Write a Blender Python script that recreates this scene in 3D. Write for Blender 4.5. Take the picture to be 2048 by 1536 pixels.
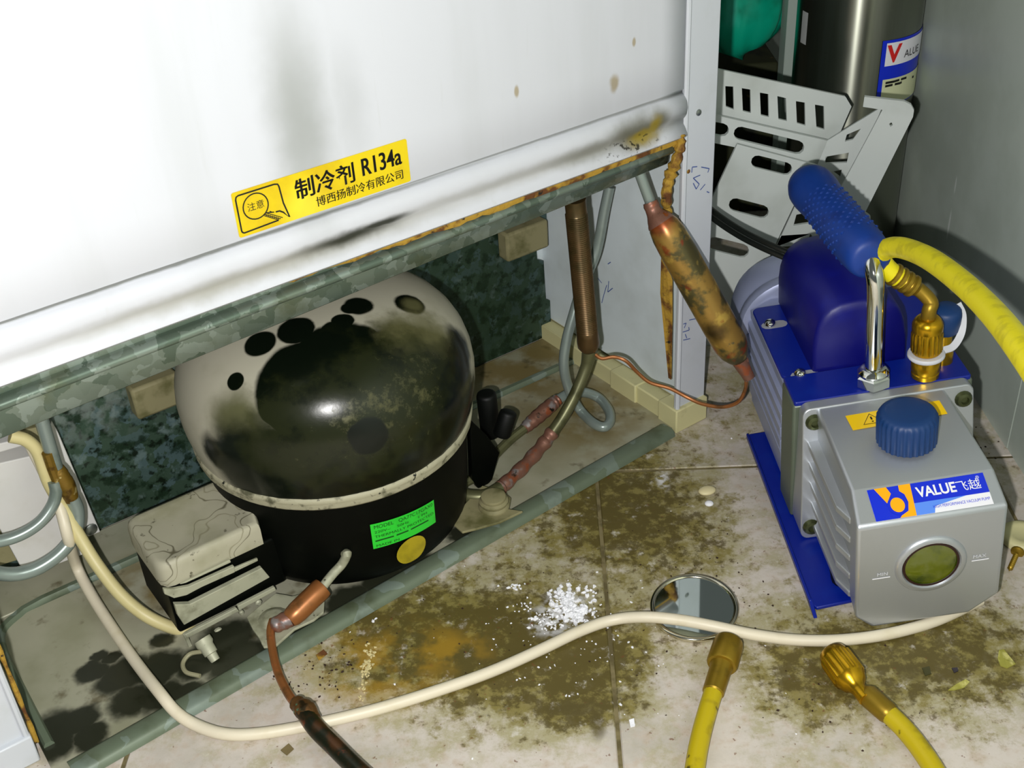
import bpy, bmesh, math, random
import numpy as np
from mathutils import Vector, Matrix

# ------------------------------------------------------------------ scene, camera, light
for o in list(bpy.data.objects):
    bpy.data.objects.remove(o)
SC = bpy.context.scene
COL = SC.collection
random.seed(7)
rng = random.Random(11)

FPX = 2400.0
TILT, ROLL = math.radians(33.6), math.radians(-3.64)
CAM = np.array([0.0, 0.0, 0.62])
_f = np.array([0, math.cos(TILT), -math.sin(TILT)])
_r0 = np.array([1.0, 0, 0]); _u0 = np.array([0, math.sin(TILT), math.cos(TILT)])
_R = _r0 * math.cos(ROLL) + _u0 * math.sin(ROLL)
_U = -_r0 * math.sin(ROLL) + _u0 * math.cos(ROLL)

cam_d = bpy.data.cameras.new('camera')
cam_d.sensor_width = 36.0
cam_d.lens = FPX / 2048.0 * 36.0
cam_d.clip_start = 0.01
cam = bpy.data.objects.new('camera', cam_d)
COL.objects.link(cam)
cam.matrix_world = Matrix(((_R[0], _U[0], -_f[0], CAM[0]), (_R[1], _U[1], -_f[1], CAM[1]),
                           (_R[2], _U[2], -_f[2], CAM[2]), (0, 0, 0, 1)))
SC.camera = cam

world = bpy.data.worlds.new('world'); SC.world = world
world.use_nodes = True
world.node_tree.nodes['Background'].inputs[0].default_value = (0.9, 1.0, 0.95, 1)
world.node_tree.nodes['Background'].inputs[1].default_value = 0.11

# the phone's flash, a little below and left of the lens
fl = bpy.data.lights.new('flash', 'POINT')
fl.energy = 25.0
fl.color = (1.0, 0.985, 0.97)
fl.shadow_soft_size = 0.006
flo = bpy.data.objects.new('flash', fl); COL.objects.link(flo)
flo.location = Vector(CAM + _R * -0.035 + _U * -0.03 + _f * 0.005)

SC.view_settings.view_transform = 'Standard'
SC.view_settings.look = 'None'
SC.view_settings.gamma = 1.0
SC.view_settings.use_curve_mapping = False
SC.view_settings.exposure = 0.0


# ------------------------------------------------------------------ frames
def A(*v): return np.array(v, float)
def unit(v): v = np.asarray(v, float); return v / np.linalg.norm(v)
def ray(u, v): return _f * FPX + _R * (u - 1024) - _U * (v - 768)

class Fr:
    """a local frame: p() gives a world point, hit() where a sight line meets one of its planes"""
    def __init__(s, o, M): s.o = np.asarray(o, float); s.M = np.asarray(M, float)
    def p(s, x, y, z): return s.o + s.M @ A(x, y, z)
    def d(s, x, y, z): return s.M @ A(x, y, z)
    def loc(s, w): return s.M.T @ (np.asarray(w) - s.o)
    def hit(s, u, v, axis, val):
        d = s.M.T @ ray(u, v); o = s.M.T @ (CAM - s.o)
        return s.p(*(o + d * ((val - o['xyz'.index(axis)]) / d['xyz'.index(axis)])))
    def hl(s, u, v, axis, val): return s.loc(s.hit(u, v, axis, val))
    def mat(s):
        m = Matrix.Identity(4)
        for i in range(3):
            for j in range(3): m[i][j] = s.M[i, j]
            m[i][3] = s.o[i]
        return m

def rotz(a): c, s = math.cos(a), math.sin(a); return np.array([[c, -s, 0], [s, c, 0], [0, 0, 1.0]])
W = Fr((0, 0, 0), np.eye(3))
FA = math.radians(34.1)
FR = Fr(W.hit(1350, 862, 'z', 0.0), rotz(FA))         # the refrigerator's back, x along it, y into it
def _pump():
    y, r, p = math.radians(1.5), math.radians(5.5), math.radians(0.5)
    Ry = np.array([[math.cos(r), 0, -math.sin(r)], [0, 1, 0], [math.sin(r), 0, math.cos(r)]])
    Rx = np.array([[1, 0, 0], [0, math.cos(p), -math.sin(p)], [0, math.sin(p), math.cos(p)]])
    return rotz(y) @ Rx @ Ry
PU = Fr((.2025, .6185, 0), _pump())                    # the pump, its right side propped up on the cord
TI = Fr((0.0655, 0.7925, 0), rotz(math.radians(-2.4)))  # floor tiles, a joint crossing at the origin


# ------------------------------------------------------------------ materials
def lin(c):
    out = []
    for k in c[:3]:
        k = k / 255.0
        out.append(k / 12.92 if k <= 0.04045 else ((k + 0.055) / 1.055) ** 2.4)
    return (*out, 1.0)

def mat(name, col, rough=.5, metal=0.0, layers=(), bump=None, spec=.5, coat=0.0, ior=None, trans=0.0):
    """col sRGB 0-255; layers are (kind, dict) mixed one over another in world space"""
    m = bpy.data.materials.new(name); m.use_nodes = True
    nt = m.node_tree; N = nt.nodes; L = nt.links
    b = N['Principled BSDF']
    b.inputs['Specular IOR Level'].default_value = spec
    b.inputs['Coat Weight'].default_value = coat
    b.inputs['Transmission Weight'].default_value = trans
    if ior: b.inputs['IOR'].default_value = ior
    geo = N.new('ShaderNodeNewGeometry')
    pos = geo.outputs['Position']
    def rgb(c):
        n = N.new('ShaderNodeRGB'); n.outputs[0].default_value = lin(c); return n.outputs[0]
    def val(v):
        n = N.new('ShaderNodeValue'); n.outputs[0].default_value = v; return n.outputs[0]
    def math_(op, a, c=None):
        n = N.new('ShaderNodeMath'); n.operation = op
        for i, x in enumerate((a, c)):
            if x is None: continue
            if isinstance(x, (int, float)): n.inputs[i].default_value = x
            else: L.new(x, n.inputs[i])
        return n.outputs[0]
    def noise(scale, detail=4, rough_=.55, vec=None, dist=0.0, stretch=None):
        n = N.new('ShaderNodeTexNoise'); n.inputs['Scale'].default_value = scale
        n.inputs['Detail'].default_value = detail; n.inputs['Roughness'].default_value = rough_
        n.inputs['Distortion'].default_value = dist
        v = vec or pos
        if stretch:
            mp = N.new('ShaderNodeMapping'); mp.vector_type = 'TEXTURE'
            mp.inputs['Rotation'].default_value = (0, 0, stretch[3] if len(stretch) > 3 else 0)
            mp.inputs['Scale'].default_value = stretch[:3]
            L.new(v, mp.inputs[0]); v = mp.outputs[0]
        L.new(v, n.inputs['Vector']); return n
    def ramp(x, lo, hi, t0=0.0, t1=1.0):
        n = N.new('ShaderNodeMapRange'); n.interpolation_type = 'SMOOTHSTEP'
        L.new(x, n.inputs['Value'])
        for k, v in (('From Min', lo), ('From Max', hi), ('To Min', t0), ('To Max', t1)): n.inputs[k].default_value = v
        return n.outputs['Result']
    warps = {}
    def warped(amp, sc):
        if (amp, sc) in warps: return warps[(amp, sc)]
        n = noise(sc, 3)
        s = N.new('ShaderNodeVectorMath'); s.operation = 'SUBTRACT'; L.new(n.outputs['Color'], s.inputs[0]); s.inputs[1].default_value = (.5, .5, .5)
        k = N.new('ShaderNodeVectorMath'); k.operation = 'SCALE'; L.new(s.outputs[0], k.inputs[0]); k.inputs['Scale'].default_value = amp
        a_ = N.new('ShaderNodeVectorMath'); a_.operation = 'ADD'; L.new(pos, a_.inputs[0]); L.new(k.outputs[0], a_.inputs[1])
        warps[(amp, sc)] = a_.outputs[0]; return a_.outputs[0]
    def blob(loc, rad, rz=0.0, soft=.3, amp=.01, sc=60, w=1.0):
        mp = N.new('ShaderNodeMapping'); mp.vector_type = 'TEXTURE'
        mp.inputs['Location'].default_value = tuple(loc); mp.inputs['Rotation'].default_value = (0, 0, rz)
        mp.inputs['Scale'].default_value = rad if hasattr(rad, '__len__') else (rad,) * 3
        L.new(warped(amp, sc), mp.inputs[0])
        ln = N.new('ShaderNodeVectorMath'); ln.operation = 'LENGTH'; L.new(mp.outputs[0], ln.inputs[0])
        return ramp(ln.outputs['Value'], 1 - soft, 1 + soft, w, 0.0)
    cur = rgb(col); cr = val(rough); cm = val(metal)
    for kind, k in layers:
        k = dict(k); c2 = k.pop('col'); st = k.pop('st', 1.0); r2 = k.pop('rough', None); m2 = k.pop('metal', None)
        if kind == 'noise':
            f = ramp(noise(k['s'], k.get('det', 4), k.get('r', .55), dist=k.get('dist', 0), stretch=k.get('stretch')).outputs['Fac'], k['lo'], k['hi'], 0, st)
        elif kind == 'vor':
            n = N.new('ShaderNodeTexVoronoi'); n.inputs['Scale'].default_value = k['s']
            L.new(warped(k.get('amp', .006), k.get('ws', 90)), n.inputs['Vector'])
            sp = N.new('ShaderNodeSeparateColor'); L.new(n.outputs['Color'], sp.inputs[0])
            f = ramp(sp.outputs[k.get('ch', 0)], k['lo'], k['hi'], 0, st)
        elif kind == 'blobs':
            f = None
            for bl in k['items']:
                x = blob(**bl)
                f = x if f is None else math_('MAXIMUM', f, x)
            if st != 1.0: f = math_('MULTIPLY', f, st)
        elif kind == 'field':          # noise cut higher or lower inside the blobs
            f = noise(k['s'], k.get('det', 5), k.get('r', .6)).outputs['Fac']
            for bl in k['items']: f = math_('ADD', f, blob(**bl))
            f = ramp(f, k['lo'], k['hi'], 0, st)
        elif kind == 'contour':        # thin tide lines
            n_ = noise(k['s'], 2, .4).outputs['Fac']
            f = ramp(math_('ABSOLUTE', math_('SUBTRACT', n_, k.get('at', .5))), 0, k['w'], st, 0)
        if k.get('cut'):
            f = math_('MULTIPLY', f, ramp(noise(k['cut'][0], 4).outputs['Fac'], k['cut'][1], k['cut'][2]))
        mx = N.new('ShaderNodeMix'); mx.data_type = 'RGBA'
        L.new(f, mx.inputs['Factor']); L.new(cur, mx.inputs['A']); mx.inputs['B'].default_value = lin(c2); cur = mx.outputs['Result']
        for v2, which in ((r2, 'r'), (m2, 'm')):
            if v2 is None: continue
            mv = N.new('ShaderNodeMix'); mv.data_type = 'FLOAT'
            L.new(f, mv.inputs['Factor']); L.new(cr if which == 'r' else cm, mv.inputs['A']); mv.inputs['B'].default_value = v2
            if which == 'r': cr = mv.outputs['Result']
            else: cm = mv.outputs['Result']
    L.new(cur, b.inputs['Base Color']); L.new(cr, b.inputs['Roughness']); L.new(cm, b.inputs['Metallic'])
    if bump:
        n = noise(bump[0], 4)
        bp = N.new('ShaderNodeBump'); bp.inputs['Strength'].default_value = bump[1]; bp.inputs['Distance'].default_value = bump[2]
        L.new(n.outputs['Fac'], bp.inputs['Height']); L.new(bp.outputs[0], b.inputs['Normal'])
    return m


# ------------------------------------------------------------------ mesh building
class MB:
    def __init__(s): s.v = []; s.f = []
    def add(s, pts, faces):
        o = len(s.v); s.v += [tuple(p) for p in pts]; s.f += [tuple(i + o for i in f) for f in faces]
        return s
    def box(s, fr, x0, x1, y0, y1, z0, z1):
        P = [fr.p(x, y, z) for z in (z0, z1) for y in (y0, y1) for x in (x0, x1)]
        return s.add(P, [(0, 2, 3, 1), (4, 5, 7, 6), (0, 1, 5, 4), (2, 6, 7, 3), (0, 4, 6, 2), (1, 3, 7, 5)])
    def hull8(s, P):      # 8 points, same order as box
        return s.add(P, [(0, 2, 3, 1), (4, 5, 7, 6), (0, 1, 5, 4), (2, 6, 7, 3), (0, 4, 6, 2), (1, 3, 7, 5)])
    def prism(s, poly, ext):
        n = len(poly); ext = np.asarray(ext)
        nrm = sum(np.cross(np.asarray(poly[i]) - poly[0], np.asarray(poly[(i + 1) % n]) - poly[0]) for i in range(1, n - 1))
        if np.dot(nrm, ext) > 0: poly = poly[::-1]
        P = [np.asarray(p) for p in poly] + [np.asarray(p) + ext for p in poly]
        return s.add(P, [tuple(range(n)), tuple(range(2 * n - 1, n - 1, -1))] + [(i, i + n, (i + 1) % n + n, (i + 1) % n) for i in range(n)])
    def loft(s, rings, cap=True):
        n = len(rings[0]); o = len(s.v)
        for r in rings: s.v += [tuple(p) for p in r]
        for k in range(len(rings) - 1):
            for i in range(n):
                j = (i + 1) % n
                s.f.append((o + k * n + i, o + k * n + j, o + (k + 1) * n + j, o + (k + 1) * n + i))
        if cap:
            s.f.append(tuple(o + i for i in range(n - 1, -1, -1)))
            s.f.append(tuple(o + (len(rings) - 1) * n + i for i in range(n)))
        return s
    def tube(s, pts, r, seg=12, cap=True):
        pts = [np.asarray(p, float) for p in pts]; n = len(pts)
        rr = [r] * n if isinstance(r, (int, float)) else list(r)
        T = [unit(pts[min(i + 1, n - 1)] - pts[max(i - 1, 0)]) for i in range(n)]
        a = unit(np.cross(T[0], (0, 0, 1) if abs(T[0][2]) < .9 else (1, 0, 0)))
        rings = []
        for i in range(n):
            a = unit(a - T[i] * np.dot(a, T[i])); b = np.cross(T[i], a)
            rings.append([pts[i] + rr[i] * (a * math.cos(t) + b * math.sin(t)) for t in np.linspace(0, 2 * math.pi, seg, endpoint=False)])
        return s.loft(rings, cap)
    def lathe(s, o, ax, prof, seg=24, cap=True, ref=None):
        o = np.asarray(o, float); ax = unit(ax)
        a = unit(np.cross(ax, (0, 0, 1) if abs(ax[2]) < .9 else (1, 0, 0))) if ref is None else unit(ref)
        b = np.cross(ax, a)
        rings = [[o + ax * h + r * (a * math.cos(t) + b * math.sin(t)) for t in np.linspace(0, 2 * math.pi, seg, endpoint=False)] for h, r in prof]
        return s.loft(rings, cap)
    def ball(s, c, r, sc=(1, 1, 1), seg=10, rings=6, fr=W):
        prof = []
        for k in range(rings + 1):
            t = -math.pi / 2 + math.pi * k / rings
            prof.append((math.sin(t) * r, max(math.cos(t) * r, r * 1e-3)))
        o = len(s.v); s.lathe((0, 0, 0), (0, 0, 1), prof, seg)
        c = np.asarray(c)
        for i in range(o, len(s.v)):
            q = np.asarray(s.v[i]) * sc; s.v[i] = tuple(c + fr.M @ q)
        return s
    def sheet(s, fn, nu, nv, u=(0, 1), v=(0, 1)):
        o = len(s.v)
        for j in range(nv + 1):
            for i in range(nu + 1):
                s.v.append(tuple(fn(u[0] + (u[1] - u[0]) * i / nu, v[0] + (v[1] - v[0]) * j / nv)))
        for j in range(nv):
            for i in range(nu):
                k = o + j * (nu + 1) + i
                s.f.append((k, k + 1, k + nu + 2, k + nu + 1))
        return s

WM = {}
def thing(name, label, cat, fr_or_loc, group=None, kind=None):
    o = bpy.data.objects.new(name, None); COL.objects.link(o)
    o.empty_display_size = .05
    M = fr_or_loc.mat() if isinstance(fr_or_loc, Fr) else Matrix.Translation(Vector(fr_or_loc))
    o.matrix_world = M; WM[o.name] = M
    if kind: o['kind'] = kind
    if label: o['label'] = label
    if cat: o['category'] = cat
    if group: o['group'] = group
    return o

def build(mb, name, m, parent=None, angle=35, bevel=0.0, bseg=2, label=None, cat=None, group=None, kind=None, solid=0.0, recalc=True, origin=None):
    me = bpy.data.meshes.new(name)
    if parent is not None: M = WM[parent.name]
    else:
        c = np.array(mb.v).mean(0) if origin is None else np.asarray(origin)
        if origin is None: c[2] = np.array(mb.v)[:, 2].min()
        M = Matrix.Translation(Vector(c))
    I = M.inverted()
    me.from_pydata([I @ Vector(p) for p in mb.v], [], mb.f)
    if recalc:
        bm = bmesh.new(); bm.from_mesh(me); bmesh.ops.recalc_face_normals(bm, faces=bm.faces); bm.to_mesh(me); bm.free()
    if angle:
        me.shade_smooth(); me.set_sharp_from_angle(angle=math.radians(angle))
    me.materials.append(m)
    o = bpy.data.objects.new(name, me); COL.objects.link(o)
    if parent is not None: o.parent = parent
    else: o.matrix_world = M
    WM[o.name] = M
    if solid:
        sm = o.modifiers.new('solid', 'SOLIDIFY'); sm.thickness = solid; sm.offset = -1
    if bevel:
        bv = o.modifiers.new('bevel', 'BEVEL'); bv.width = bevel; bv.segments = bseg; bv.limit_method = 'ANGLE'; bv.angle_limit = math.radians(40)
        bv.harden_normals = False
    for k, v in (('label', label), ('category', cat), ('group', group), ('kind', kind)):
        if v: o[k] = v
    return o

def cubic(pts, n=8):
    P = [np.asarray(p, float) for p in pts]; P = [2 * P[0] - P[1]] + P + [2 * P[-1] - P[-2]]
    out = []
    for i in range(1, len(P) - 2):
        for k in range(n):
            t = k / n; p0, p1, p2, p3 = P[i - 1:i + 3]
            out.append(.5 * ((2 * p1) + (-p0 + p2) * t + (2 * p0 - 5 * p1 + 4 * p2 - p3) * t * t + (-p0 + 3 * p1 - 3 * p2 + p3) * t ** 3))
    out.append(P[-2]); return out

def flat2d(loops, thick=0.0):
    """closed 2-D outlines (holes included) filled to a mesh: verts (x, y, z) and faces"""
    cu = bpy.data.curves.new('tmp', 'CURVE'); cu.dimensions = '2D'; cu.fill_mode = 'BOTH' if thick else 'FRONT'
    cu.extrude = thick / 2
    for lp in loops:
        sp = cu.splines.new('POLY'); sp.points.add(len(lp) - 1)
        for i, q in enumerate(lp): sp.points[i].co = (q[0], q[1], 0, 1)
        sp.use_cyclic_u = True
    return _curve_mesh(cu)

def _curve_mesh(cu):
    ob = bpy.data.objects.new('tmp', cu); COL.objects.link(ob)
    dg = bpy.context.evaluated_depsgraph_get()
    me = ob.evaluated_get(dg).to_mesh()
    V = [tuple(v.co) for v in me.vertices]; Fc = [tuple(p.vertices) for p in me.polygons]
    ob.evaluated_get(dg).to_mesh_clear()
    bpy.data.objects.remove(ob); bpy.data.curves.remove(cu)
    return V, Fc

def text2d(s, size, bold=0.0, sx=1.0, align='LEFT', shear=0.0):
    cu = bpy.data.curves.new('tmp', 'FONT'); cu.body = s; cu.size = size; cu.offset = bold; cu.align_x = align; cu.shear = shear
    V, Fc = _curve_mesh(cu)
    return [(x * sx, y, z) for x, y, z in V], Fc

def put2d(mb, VF, fn):
    V, Fc = VF
    return mb.add([fn(*v) for v in V], Fc)

def stroke2d(pts, w, closed=False):
    """a pen line of width w as flat quads"""
    P = [np.asarray(p, float) for p in pts]; V = []; Fc = []
    n = len(P)
    for i in range(n):
        if closed: t = P[(i + 1) % n] - P[i - 1]
        else: t = P[min(i + 1, n - 1)] - P[max(i - 1, 0)]
        t = t / (np.linalg.norm(t) + 1e-9); nn = A(-t[1], t[0]) * w / 2
        V += [(*(P[i] + nn), 0), (*(P[i] - nn), 0)]
    for i in range(n if closed else n - 1):
        a, b = 2 * i, 2 * ((i + 1) % n); Fc.append((a, a + 1, b + 1, b))
    return V, Fc

def rrect(x0, x1, y0, y1, r, n=5):
    out = []
    for cx, cy, a in ((x1 - r, y1 - r, 0), (x0 + r, y1 - r, 90), (x0 + r, y0 + r, 180), (x1 - r, y0 + r, 270)):
        for k in range(n + 1):
            t = math.radians(a + 90 * k / n); out.append((cx + r * math.cos(t), cy + r * math.sin(t)))
    return out

def slot2d(p, q, w, n=5):
    """round-ended slot from p to q"""
    p, q = A(*p), A(*q); d = unit(q - p); nn = A(-d[1], d[0]); out = []
    for c, s in ((q, 1), (p, -1)):
        for k in range(n + 1):
            t = -math.pi / 2 + math.pi * k / n
            out.append(tuple(c + s * (d * math.cos(t) + nn * math.sin(t)) * w / 2))
    return out

def B(fr, x, y, z, rad, rz=None, **k):
    return dict(loc=fr.p(x, y, z), rad=rad, rz=rz if rz is not None else 0.0, **k)

def fz(u, v, z=0.0): return W.hit(u, v, 'z', z)

#=====SETTING
def fb(u, v, b=0.0): return FR.hit(u, v, 'y', b)

OLIVE = (92, 84, 22)
_g = []
for u, v, r, w in ((1230, 960, .06, .16), (1110, 1080, .05, .14), (1290, 1080, .05, .16), (1390, 1060, .05, .12), (900, 1250, .05, .17), (790, 1300, .06, .24),
                   (1060, 1330, .05, .14), (1240, 1290, .05, .2), (1130, 1330, .05, .16), (980, 1400, .04, .08), (1730, 1310, .06, .2), (1900, 1330, .05, .17),
                   (2000, 1260, .05, .14), (1180, 940, .06, .16), (1150, 1430, .02, .12), (1450, 1150, .04, .06), (700, 1200, .04, .12), (1010, 1190, .04, .12), (1590, 1330, .04, .17),
                   (1980, 900, .08, .06), (1450, 800, .10, .10), (1600, 1400, .03, .06)):
    _g.append(dict(loc=fz(u, v), rad=r, soft=.95, amp=.06, sc=26, w=w * .74))
M_TILE = mat('dirty_tile', (204, 195, 185), .6, layers=[
    ('noise', dict(col=(168, 162, 148), s=11, det=8, r=.65, lo=.42, hi=.7, st=.7)),
    ('noise', dict(col=(186, 166, 146), s=90, det=6, lo=.48, hi=.7, st=.6)),
    ('field', dict(col=(158, 150, 104), s=30, det=10, r=.74, lo=.47, hi=.70, items=_g, st=.8)),
    ('field', dict(col=(124, 112, 46), s=58, det=10, r=.75, lo=.565, hi=.74, items=_g, st=.85)),
    ('field', dict(col=(74, 62, 18), s=90, det=8, r=.72, lo=.63, hi=.77, items=_g, st=.8)),
    ('noise', dict(col=(110, 66, 36), s=210, det=2, lo=.68, hi=.73, st=.7)),
    ('noise', dict(col=(214, 208, 198), s=60, det=8, r=.7, lo=.58, hi=.7, st=.65)),
    ('blobs', dict(col=(176, 136, 30), st=.6, items=[dict(loc=fz(770, 1330), rad=(.045, .03, .05), soft=.8, amp=.03), dict(loc=fz(880, 1300), rad=(.03, .02, .05), soft=.8, amp=.03)], cut=(40, .4, .6))),
    ('blobs', dict(col=(236, 236, 240), st=.75, items=[dict(loc=fz(1130, 1215), rad=.014, soft=.8, amp=.02, sc=80), dict(loc=fz(1100, 1240), rad=.012, soft=.8, amp=.02, sc=80), dict(loc=fz(1325, 960), rad=(.004, .012, .02), soft=.7, amp=.01)], cut=(150, .42, .58))),
    ('blobs', dict(col=(84, 74, 36), st=.7, items=[dict(loc=fz(1195, 1448), rad=(.005, .012, .02), soft=.4, amp=.008), dict(loc=fz(1150, 1415), rad=(.02, .006, .02), soft=.5, amp=.01), dict(loc=fz(1820, 1345), rad=.008, soft=.5, amp=.008), dict(loc=fz(1300, 840), rad=(.016, .008, .02), soft=.3, amp=.01)])),
], bump=(120, .25, .001))
M_GROUT = mat('dirty_grout', (126, 114, 78), .85, layers=[('noise', dict(col=(92, 82, 50), s=60, lo=.4, hi=.6))])
M_WALL = mat('grey_panel', (188, 198, 188), .42, layers=[('noise', dict(col=(172, 182, 170), s=14, lo=.4, hi=.65, st=.6)),
             ('blobs', dict(col=(240, 244, 240), items=[dict(loc=W.hit(1911, 370, 'x', .408), rad=(.01, .0015, .008), soft=.3, amp=.001),
                                                         dict(loc=W.hit(1898, 450, 'x', .408), rad=(.01, .0018, .014), soft=.3, amp=.001)], st=.6))])
M_BACK = mat('dark_back_wall', (38, 40, 34), .8, layers=[('noise', dict(col=(14, 16, 12), s=8, lo=.4, hi=.6))])

floor = build(MB().box(W, -1.75, .46, -.55, 2.05, -.05, -.0009), 'floor', M_GROUT, origin=(0, 0, -.05), kind='structure', angle=0)
T = .32
tile_me = {}
for i in range(-6, 2):
    for j in range(-4, 4):
        w = T if i < 1 else .062
        if w not in tile_me:
            h = .0014; rings = []
            for zz, ins in ((-.012, h), (-.0009, h), (0, h + .0008)):
                rings.append([A(ins, ins, zz), A(w - ins, ins, zz), A(w - ins, T - ins, zz), A(ins, T - ins, zz)])
            ob = build(MB().loft(rings), 'tile', M_TILE, floor, angle=0)
            tile_me[w] = ob.data
            for vtx in ob.data.vertices: vtx.co.z -= .05      # the mesh sits at the tile's own corner
        else:
            ob = bpy.data.objects.new('tile', tile_me[w]); COL.objects.link(ob); ob.parent = floor
        wp = TI.p(i * T, j * T, 0)
        ob.location = (wp[0], wp[1], .05)
        ob.rotation_euler = (0, 0, math.radians(-2.4))
        WM[ob.name] = floor.matrix_world @ ob.matrix_local

wr = build(MB().box(W, .408, .45, .7892, 2.05, 0, 1.5), 'wall_right', M_WALL, kind='structure', origin=(.43, 1.4, 0), angle=0)
build(MB().box(W, .4085, .45, -.55, .7885, 0, 1.5), 'panel', M_WALL, wr, angle=0)
build(MB().box(W, -1.75, .46, 2.0, 2.05, 0, 1.5), 'wall_back', M_BACK, kind='structure', origin=(-.6, 2.02, 0), angle=0)

# ------------------------------------------------------------------ refrigerator
M_WHITE = mat('white_painted_sheet', (203, 205, 211), .38, layers=[
    ('noise', dict(col=(186, 189, 191), s=9, lo=.45, hi=.8, st=.4, stretch=(.35, .35, 3))),
    ('noise', dict(col=(178, 180, 174), s=40, lo=.62, hi=.85, st=.3, stretch=(.4, .4, 4))),
    ('blobs', dict(col=(112, 116, 104), st=.55, items=[dict(loc=fb(600, 245), rad=(.016, .2, .05), rz=FA, soft=.95, amp=.01), dict(loc=fb(700, 215), rad=(.01, .2, .03), rz=FA, soft=.95, amp=.01, w=.35)])),  # soft grey smear: a dent's reflection painted into the colour
    ('blobs', dict(col=(96, 98, 92), st=.85, items=[dict(loc=FR.p(-.42, 0, .3040), rad=(.22, .05, .0011), rz=FA, soft=.5, amp=.001), dict(loc=FR.p(-.11, 0, .3054), rad=(.2, .05, .0010), rz=FA, soft=.6, amp=.001, w=.8)])),  # the crease's thin shadow line, painted into the colour
    ('blobs', dict(col=(130, 126, 104), st=.75, items=[dict(loc=FR.p(-.34, -.003, .283), rad=(.13, .05, .0055), rz=FA, soft=.75, amp=.006, w=.85),
                                                       dict(loc=FR.p(-.12, -.003, .286), rad=(.14, .05, .005), rz=FA, soft=.8, amp=.006, w=.6)])),
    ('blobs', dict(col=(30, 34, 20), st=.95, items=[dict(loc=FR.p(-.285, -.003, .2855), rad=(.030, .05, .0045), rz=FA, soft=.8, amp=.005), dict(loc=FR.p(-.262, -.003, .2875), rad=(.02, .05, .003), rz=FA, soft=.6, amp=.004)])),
    ('blobs', dict(col=(86, 84, 58), st=.85, items=[dict(loc=fb(1270, 262), rad=(.026, .05, .011), rz=FA, soft=.7, amp=.01), dict(loc=fb(1312, 240), rad=(.010, .05, .009), rz=FA, soft=.7, amp=.008), dict(loc=fb(1180, 300), rad=(.03, .05, .006), rz=FA, soft=.8, amp=.006, w=.6)])),
    ('blobs', dict(col=(148, 128, 26), st=.85, items=[dict(loc=fb(1285, 272), rad=(.014, .05, .006), rz=FA, soft=.6, amp=.01), dict(loc=fb(1305, 250), rad=(.006, .05, .008), rz=FA, soft=.6, amp=.008)])),
    ('blobs', dict(col=(30, 24, 10), st=.9, items=[dict(loc=fb(1262, 290), rad=(.026, .05, .006), rz=FA, soft=.5, amp=.004)], cut=(260, .56, .62))),
    ('blobs', dict(col=(158, 142, 106), st=.8, items=[dict(loc=fb(1228, 168), rad=(.004, .05, .006), rz=FA, soft=.5, amp=.008), dict(loc=fb(1033, 183), rad=(.0018, .05, .004), rz=FA, soft=.4, amp=.002), dict(loc=fb(1268, 84), rad=(.0015, .05, .003), rz=FA, soft=.4, amp=.002)])),
], bump=(25, .08, .002))
M_SIDE = mat('white_side_sheet', (200, 204, 210), .4, layers=[('noise', dict(col=(186, 190, 190), s=30, lo=.5, hi=.8, st=.5)),
    ('blobs', dict(col=(188, 170, 110), st=.5, items=[dict(loc=fb(1345, 420), rad=(.004, .03, .05), rz=FA, soft=.8, amp=.006)]))])
M_INNER = mat('pale_inner_sheet', (216, 226, 230), .5, layers=[('noise', dict(col=(186, 194, 192), s=14, lo=.45, hi=.75, st=.6))])
GALV = [('vor', dict(col=(146, 158, 150), s=110, lo=.5, hi=.8, st=.6, amp=.012, ws=90)),
        ('vor', dict(col=(78, 94, 80), s=80, ch=1, lo=.5, hi=.75, st=.7, amp=.014, ws=90)),
        ('noise', dict(col=(92, 98, 66), s=40, det=7, lo=.5, hi=.75, st=.55))]
M_GALV = mat('galvanised_steel', (116, 128, 116), .27, .5, layers=GALV)
M_GALVD = mat('grimy_galvanised_plate', (62, 84, 68), .5, .25, layers=[
    ('noise', dict(col=(118, 138, 134), s=60, det=5, r=.6, lo=.55, hi=.68, st=.8)),
    ('vor', dict(col=(92, 116, 122), s=95, lo=.6, hi=.9, st=.6, amp=.02, ws=120)),
    ('noise', dict(col=(16, 40, 20), s=75, det=6, r=.6, lo=.48, hi=.6, st=.85)),
    ('noise', dict(col=(10, 22, 8), s=150, det=3, lo=.56, hi=.66, st=.8)),
    ('noise', dict(col=(20, 44, 24), s=11, lo=.45, hi=.7, st=.6)),
    ('blobs', dict(col=(16, 40, 18), st=.55, items=[dict(loc=FR.p(-.05, .19, .09), rad=(.1, .1, .09), rz=FA, soft=.6, amp=.03, sc=30)])),
    ('blobs', dict(col=(138, 150, 144), st=.75, items=[dict(loc=FR.p(-.46, .19, .16), rad=(.13, .1, .06), rz=FA, soft=.7, amp=.03, sc=30)], cut=(70, .45, .6)))])
M_RUST = mat('rusty_foam', (168, 132, 42), .8, layers=[('noise', dict(col=(96, 56, 18), s=70, lo=.45, hi=.62)), ('noise', dict(col=(30, 22, 10), s=160, lo=.6, hi=.7))], bump=(180, .6, .002))
M_CREAM = mat('cream_plastic', (206, 200, 150), .5, layers=[('noise', dict(col=(120, 112, 66), s=50, lo=.55, hi=.8, st=.7))])
M_TANBLK = mat('tan_block', (138, 132, 96), .7, layers=[('noise', dict(col=(92, 90, 50), s=40, lo=.45, hi=.7))])
_oil = []
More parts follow.
